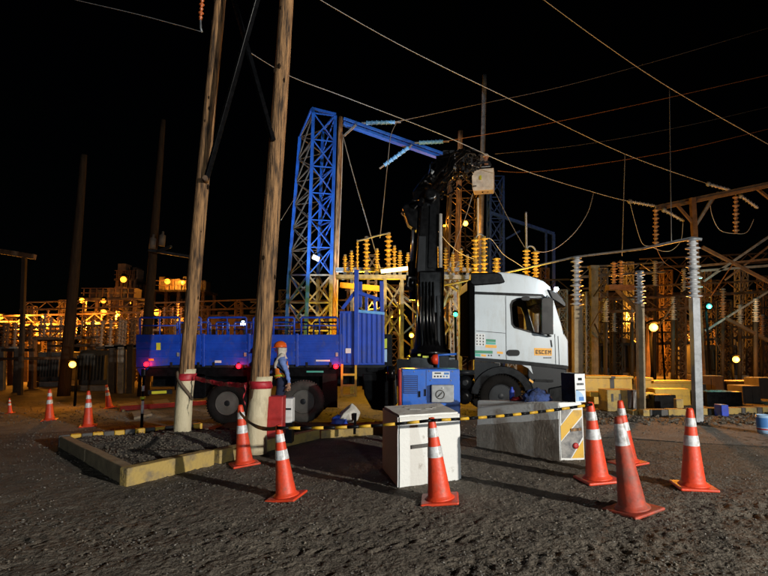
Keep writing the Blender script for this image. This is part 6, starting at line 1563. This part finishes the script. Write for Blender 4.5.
for (x0, x1, y0, Y, m), lb_ in zip(slab_later, ('grey cabinet just right of the stepped yellow wall', 'brown cabinet right of the low right lamp', 'tall grey cabinet at the right picture edge', 'brown kiosk behind the bright grey post', 'long brown kiosk behind the low right lamp')):
    r_, a, b, zb = slab('yard_cabinet', lb_, ((x0, y0), (x1, 410)), Y, 0.7, m, 'low cabinets behind the right kerb', cat='cabinet')
    obj('door', MB().box2((a.x + .05, Y - .012, zb + .1), ((a.x + b.x) / 2 - .02, Y - .001, b.z - .06)), m, r_); obj('door', MB().box2(((a.x + b.x) / 2 + .02, Y - .012, zb + .1), (b.x - .05, Y - .001, b.z - .06)), m, r_)
slab('pale_slab', 'pale slab lying at the foot of the bright grey post', ((690, 423), (709, 426)), 12.0, 0.5, 'concrete', cat='slab')
kx = [(643, 'y'), (650, 'k'), (668.5, 'y'), (687.5, 'k'), (703, 'y'), (708.5, 'k'), (712, 'y'), (724, 'k'), (728.5, 'y'), (742, 'k'), (746, 'y'), (757.5, 'k'), (763, 'y'), (780, 'y')]
kb = thing('kerb_row', 'low kerb row painted yellow and black behind the right pavement strip', 'kerb', P(705, 418, 13.3))
for (x0, c_), (x1, _) in zip(kx, kx[1:]):
    a, b = P(x0 + .2, 411.5 + (x0 - 668) * .03, 13.3), P(x1 - .2, 411.5 + (x1 - 668) * .03, 13.3)
    obj('kerb_stone', MB().box2((a.x, 13.3, gz(a.x) - .05), (b.x, 13.55, gz(a.x) + .14)), 'yellow_concrete' if c_ == 'y' else 'black_concrete', kb, .012)
slab('lamp_foot', 'yellow footing of the insulator post by the dazzling lamp', ((633, 411), (645, 416)), 13.6, 0.5, 'yellow_concrete', cat='footing')
# rubble and debris along the kerb row
st = []
for _ in range(500):
    px, py = random.uniform(590, 790), random.uniform(412, 425); g = G(px, py); st.append((g.x, g.y, g.z + .01, random.uniform(.015, .06)))
for _ in range(500):
    px, py = random.uniform(-20, 130), random.uniform(402, 424); g = G(px, py); st.append((g.x, g.y, g.z + .01, random.uniform(.01, .04)))
for _ in range(7000):
    Y = random.uniform(10.6, 17.5); X = random.uniform(-0.75, 0.75) * Y
    st.append((X, Y, gz(X) - 0.008, random.choice((.008, .01, .012, .015, .02, .03))))
o = stones('rubble', st, 'clod', 'stones and rubble scattered along the back kerbs'); o['category'] = 'rubble'
# litter of small dark cables near the truck
wire('black cable snaking on the ground beside the generator', [Vector((p.x, p.y, .03)) for p in (G(360, 428), G(372, 432), G(384, 429), G(398, 425), G(410, 427))], 0.02, 'hose', name='ground_cable', cat='cable')

# ------------------------------------------------------------------ repeats that share a label are told apart by their order from the left
from collections import defaultdict
ORD = 'first second third fourth fifth sixth seventh eighth ninth tenth eleventh twelfth thirteenth fourteenth fifteenth sixteenth seventeenth eighteenth nineteenth twentieth'.split() + ['twenty-' + w for w in 'first second third fourth fifth sixth seventh eighth ninth'.split()]
byl = defaultdict(list)
for o in C.objects:
    if o.parent is None and 'category' in o and o.get('group'): byl[o['label']].append(o)
for lb_, L_ in byl.items():
    if len(L_) > 1:
        L_.sort(key=lambda o: o.location.x / max(1, o.location.y))
        for i, o in enumerate(L_): o['label'] = lb_ + ', ' + (ORD[i] if i < len(ORD) else 'number ' + str(i + 1)) + ' from left'
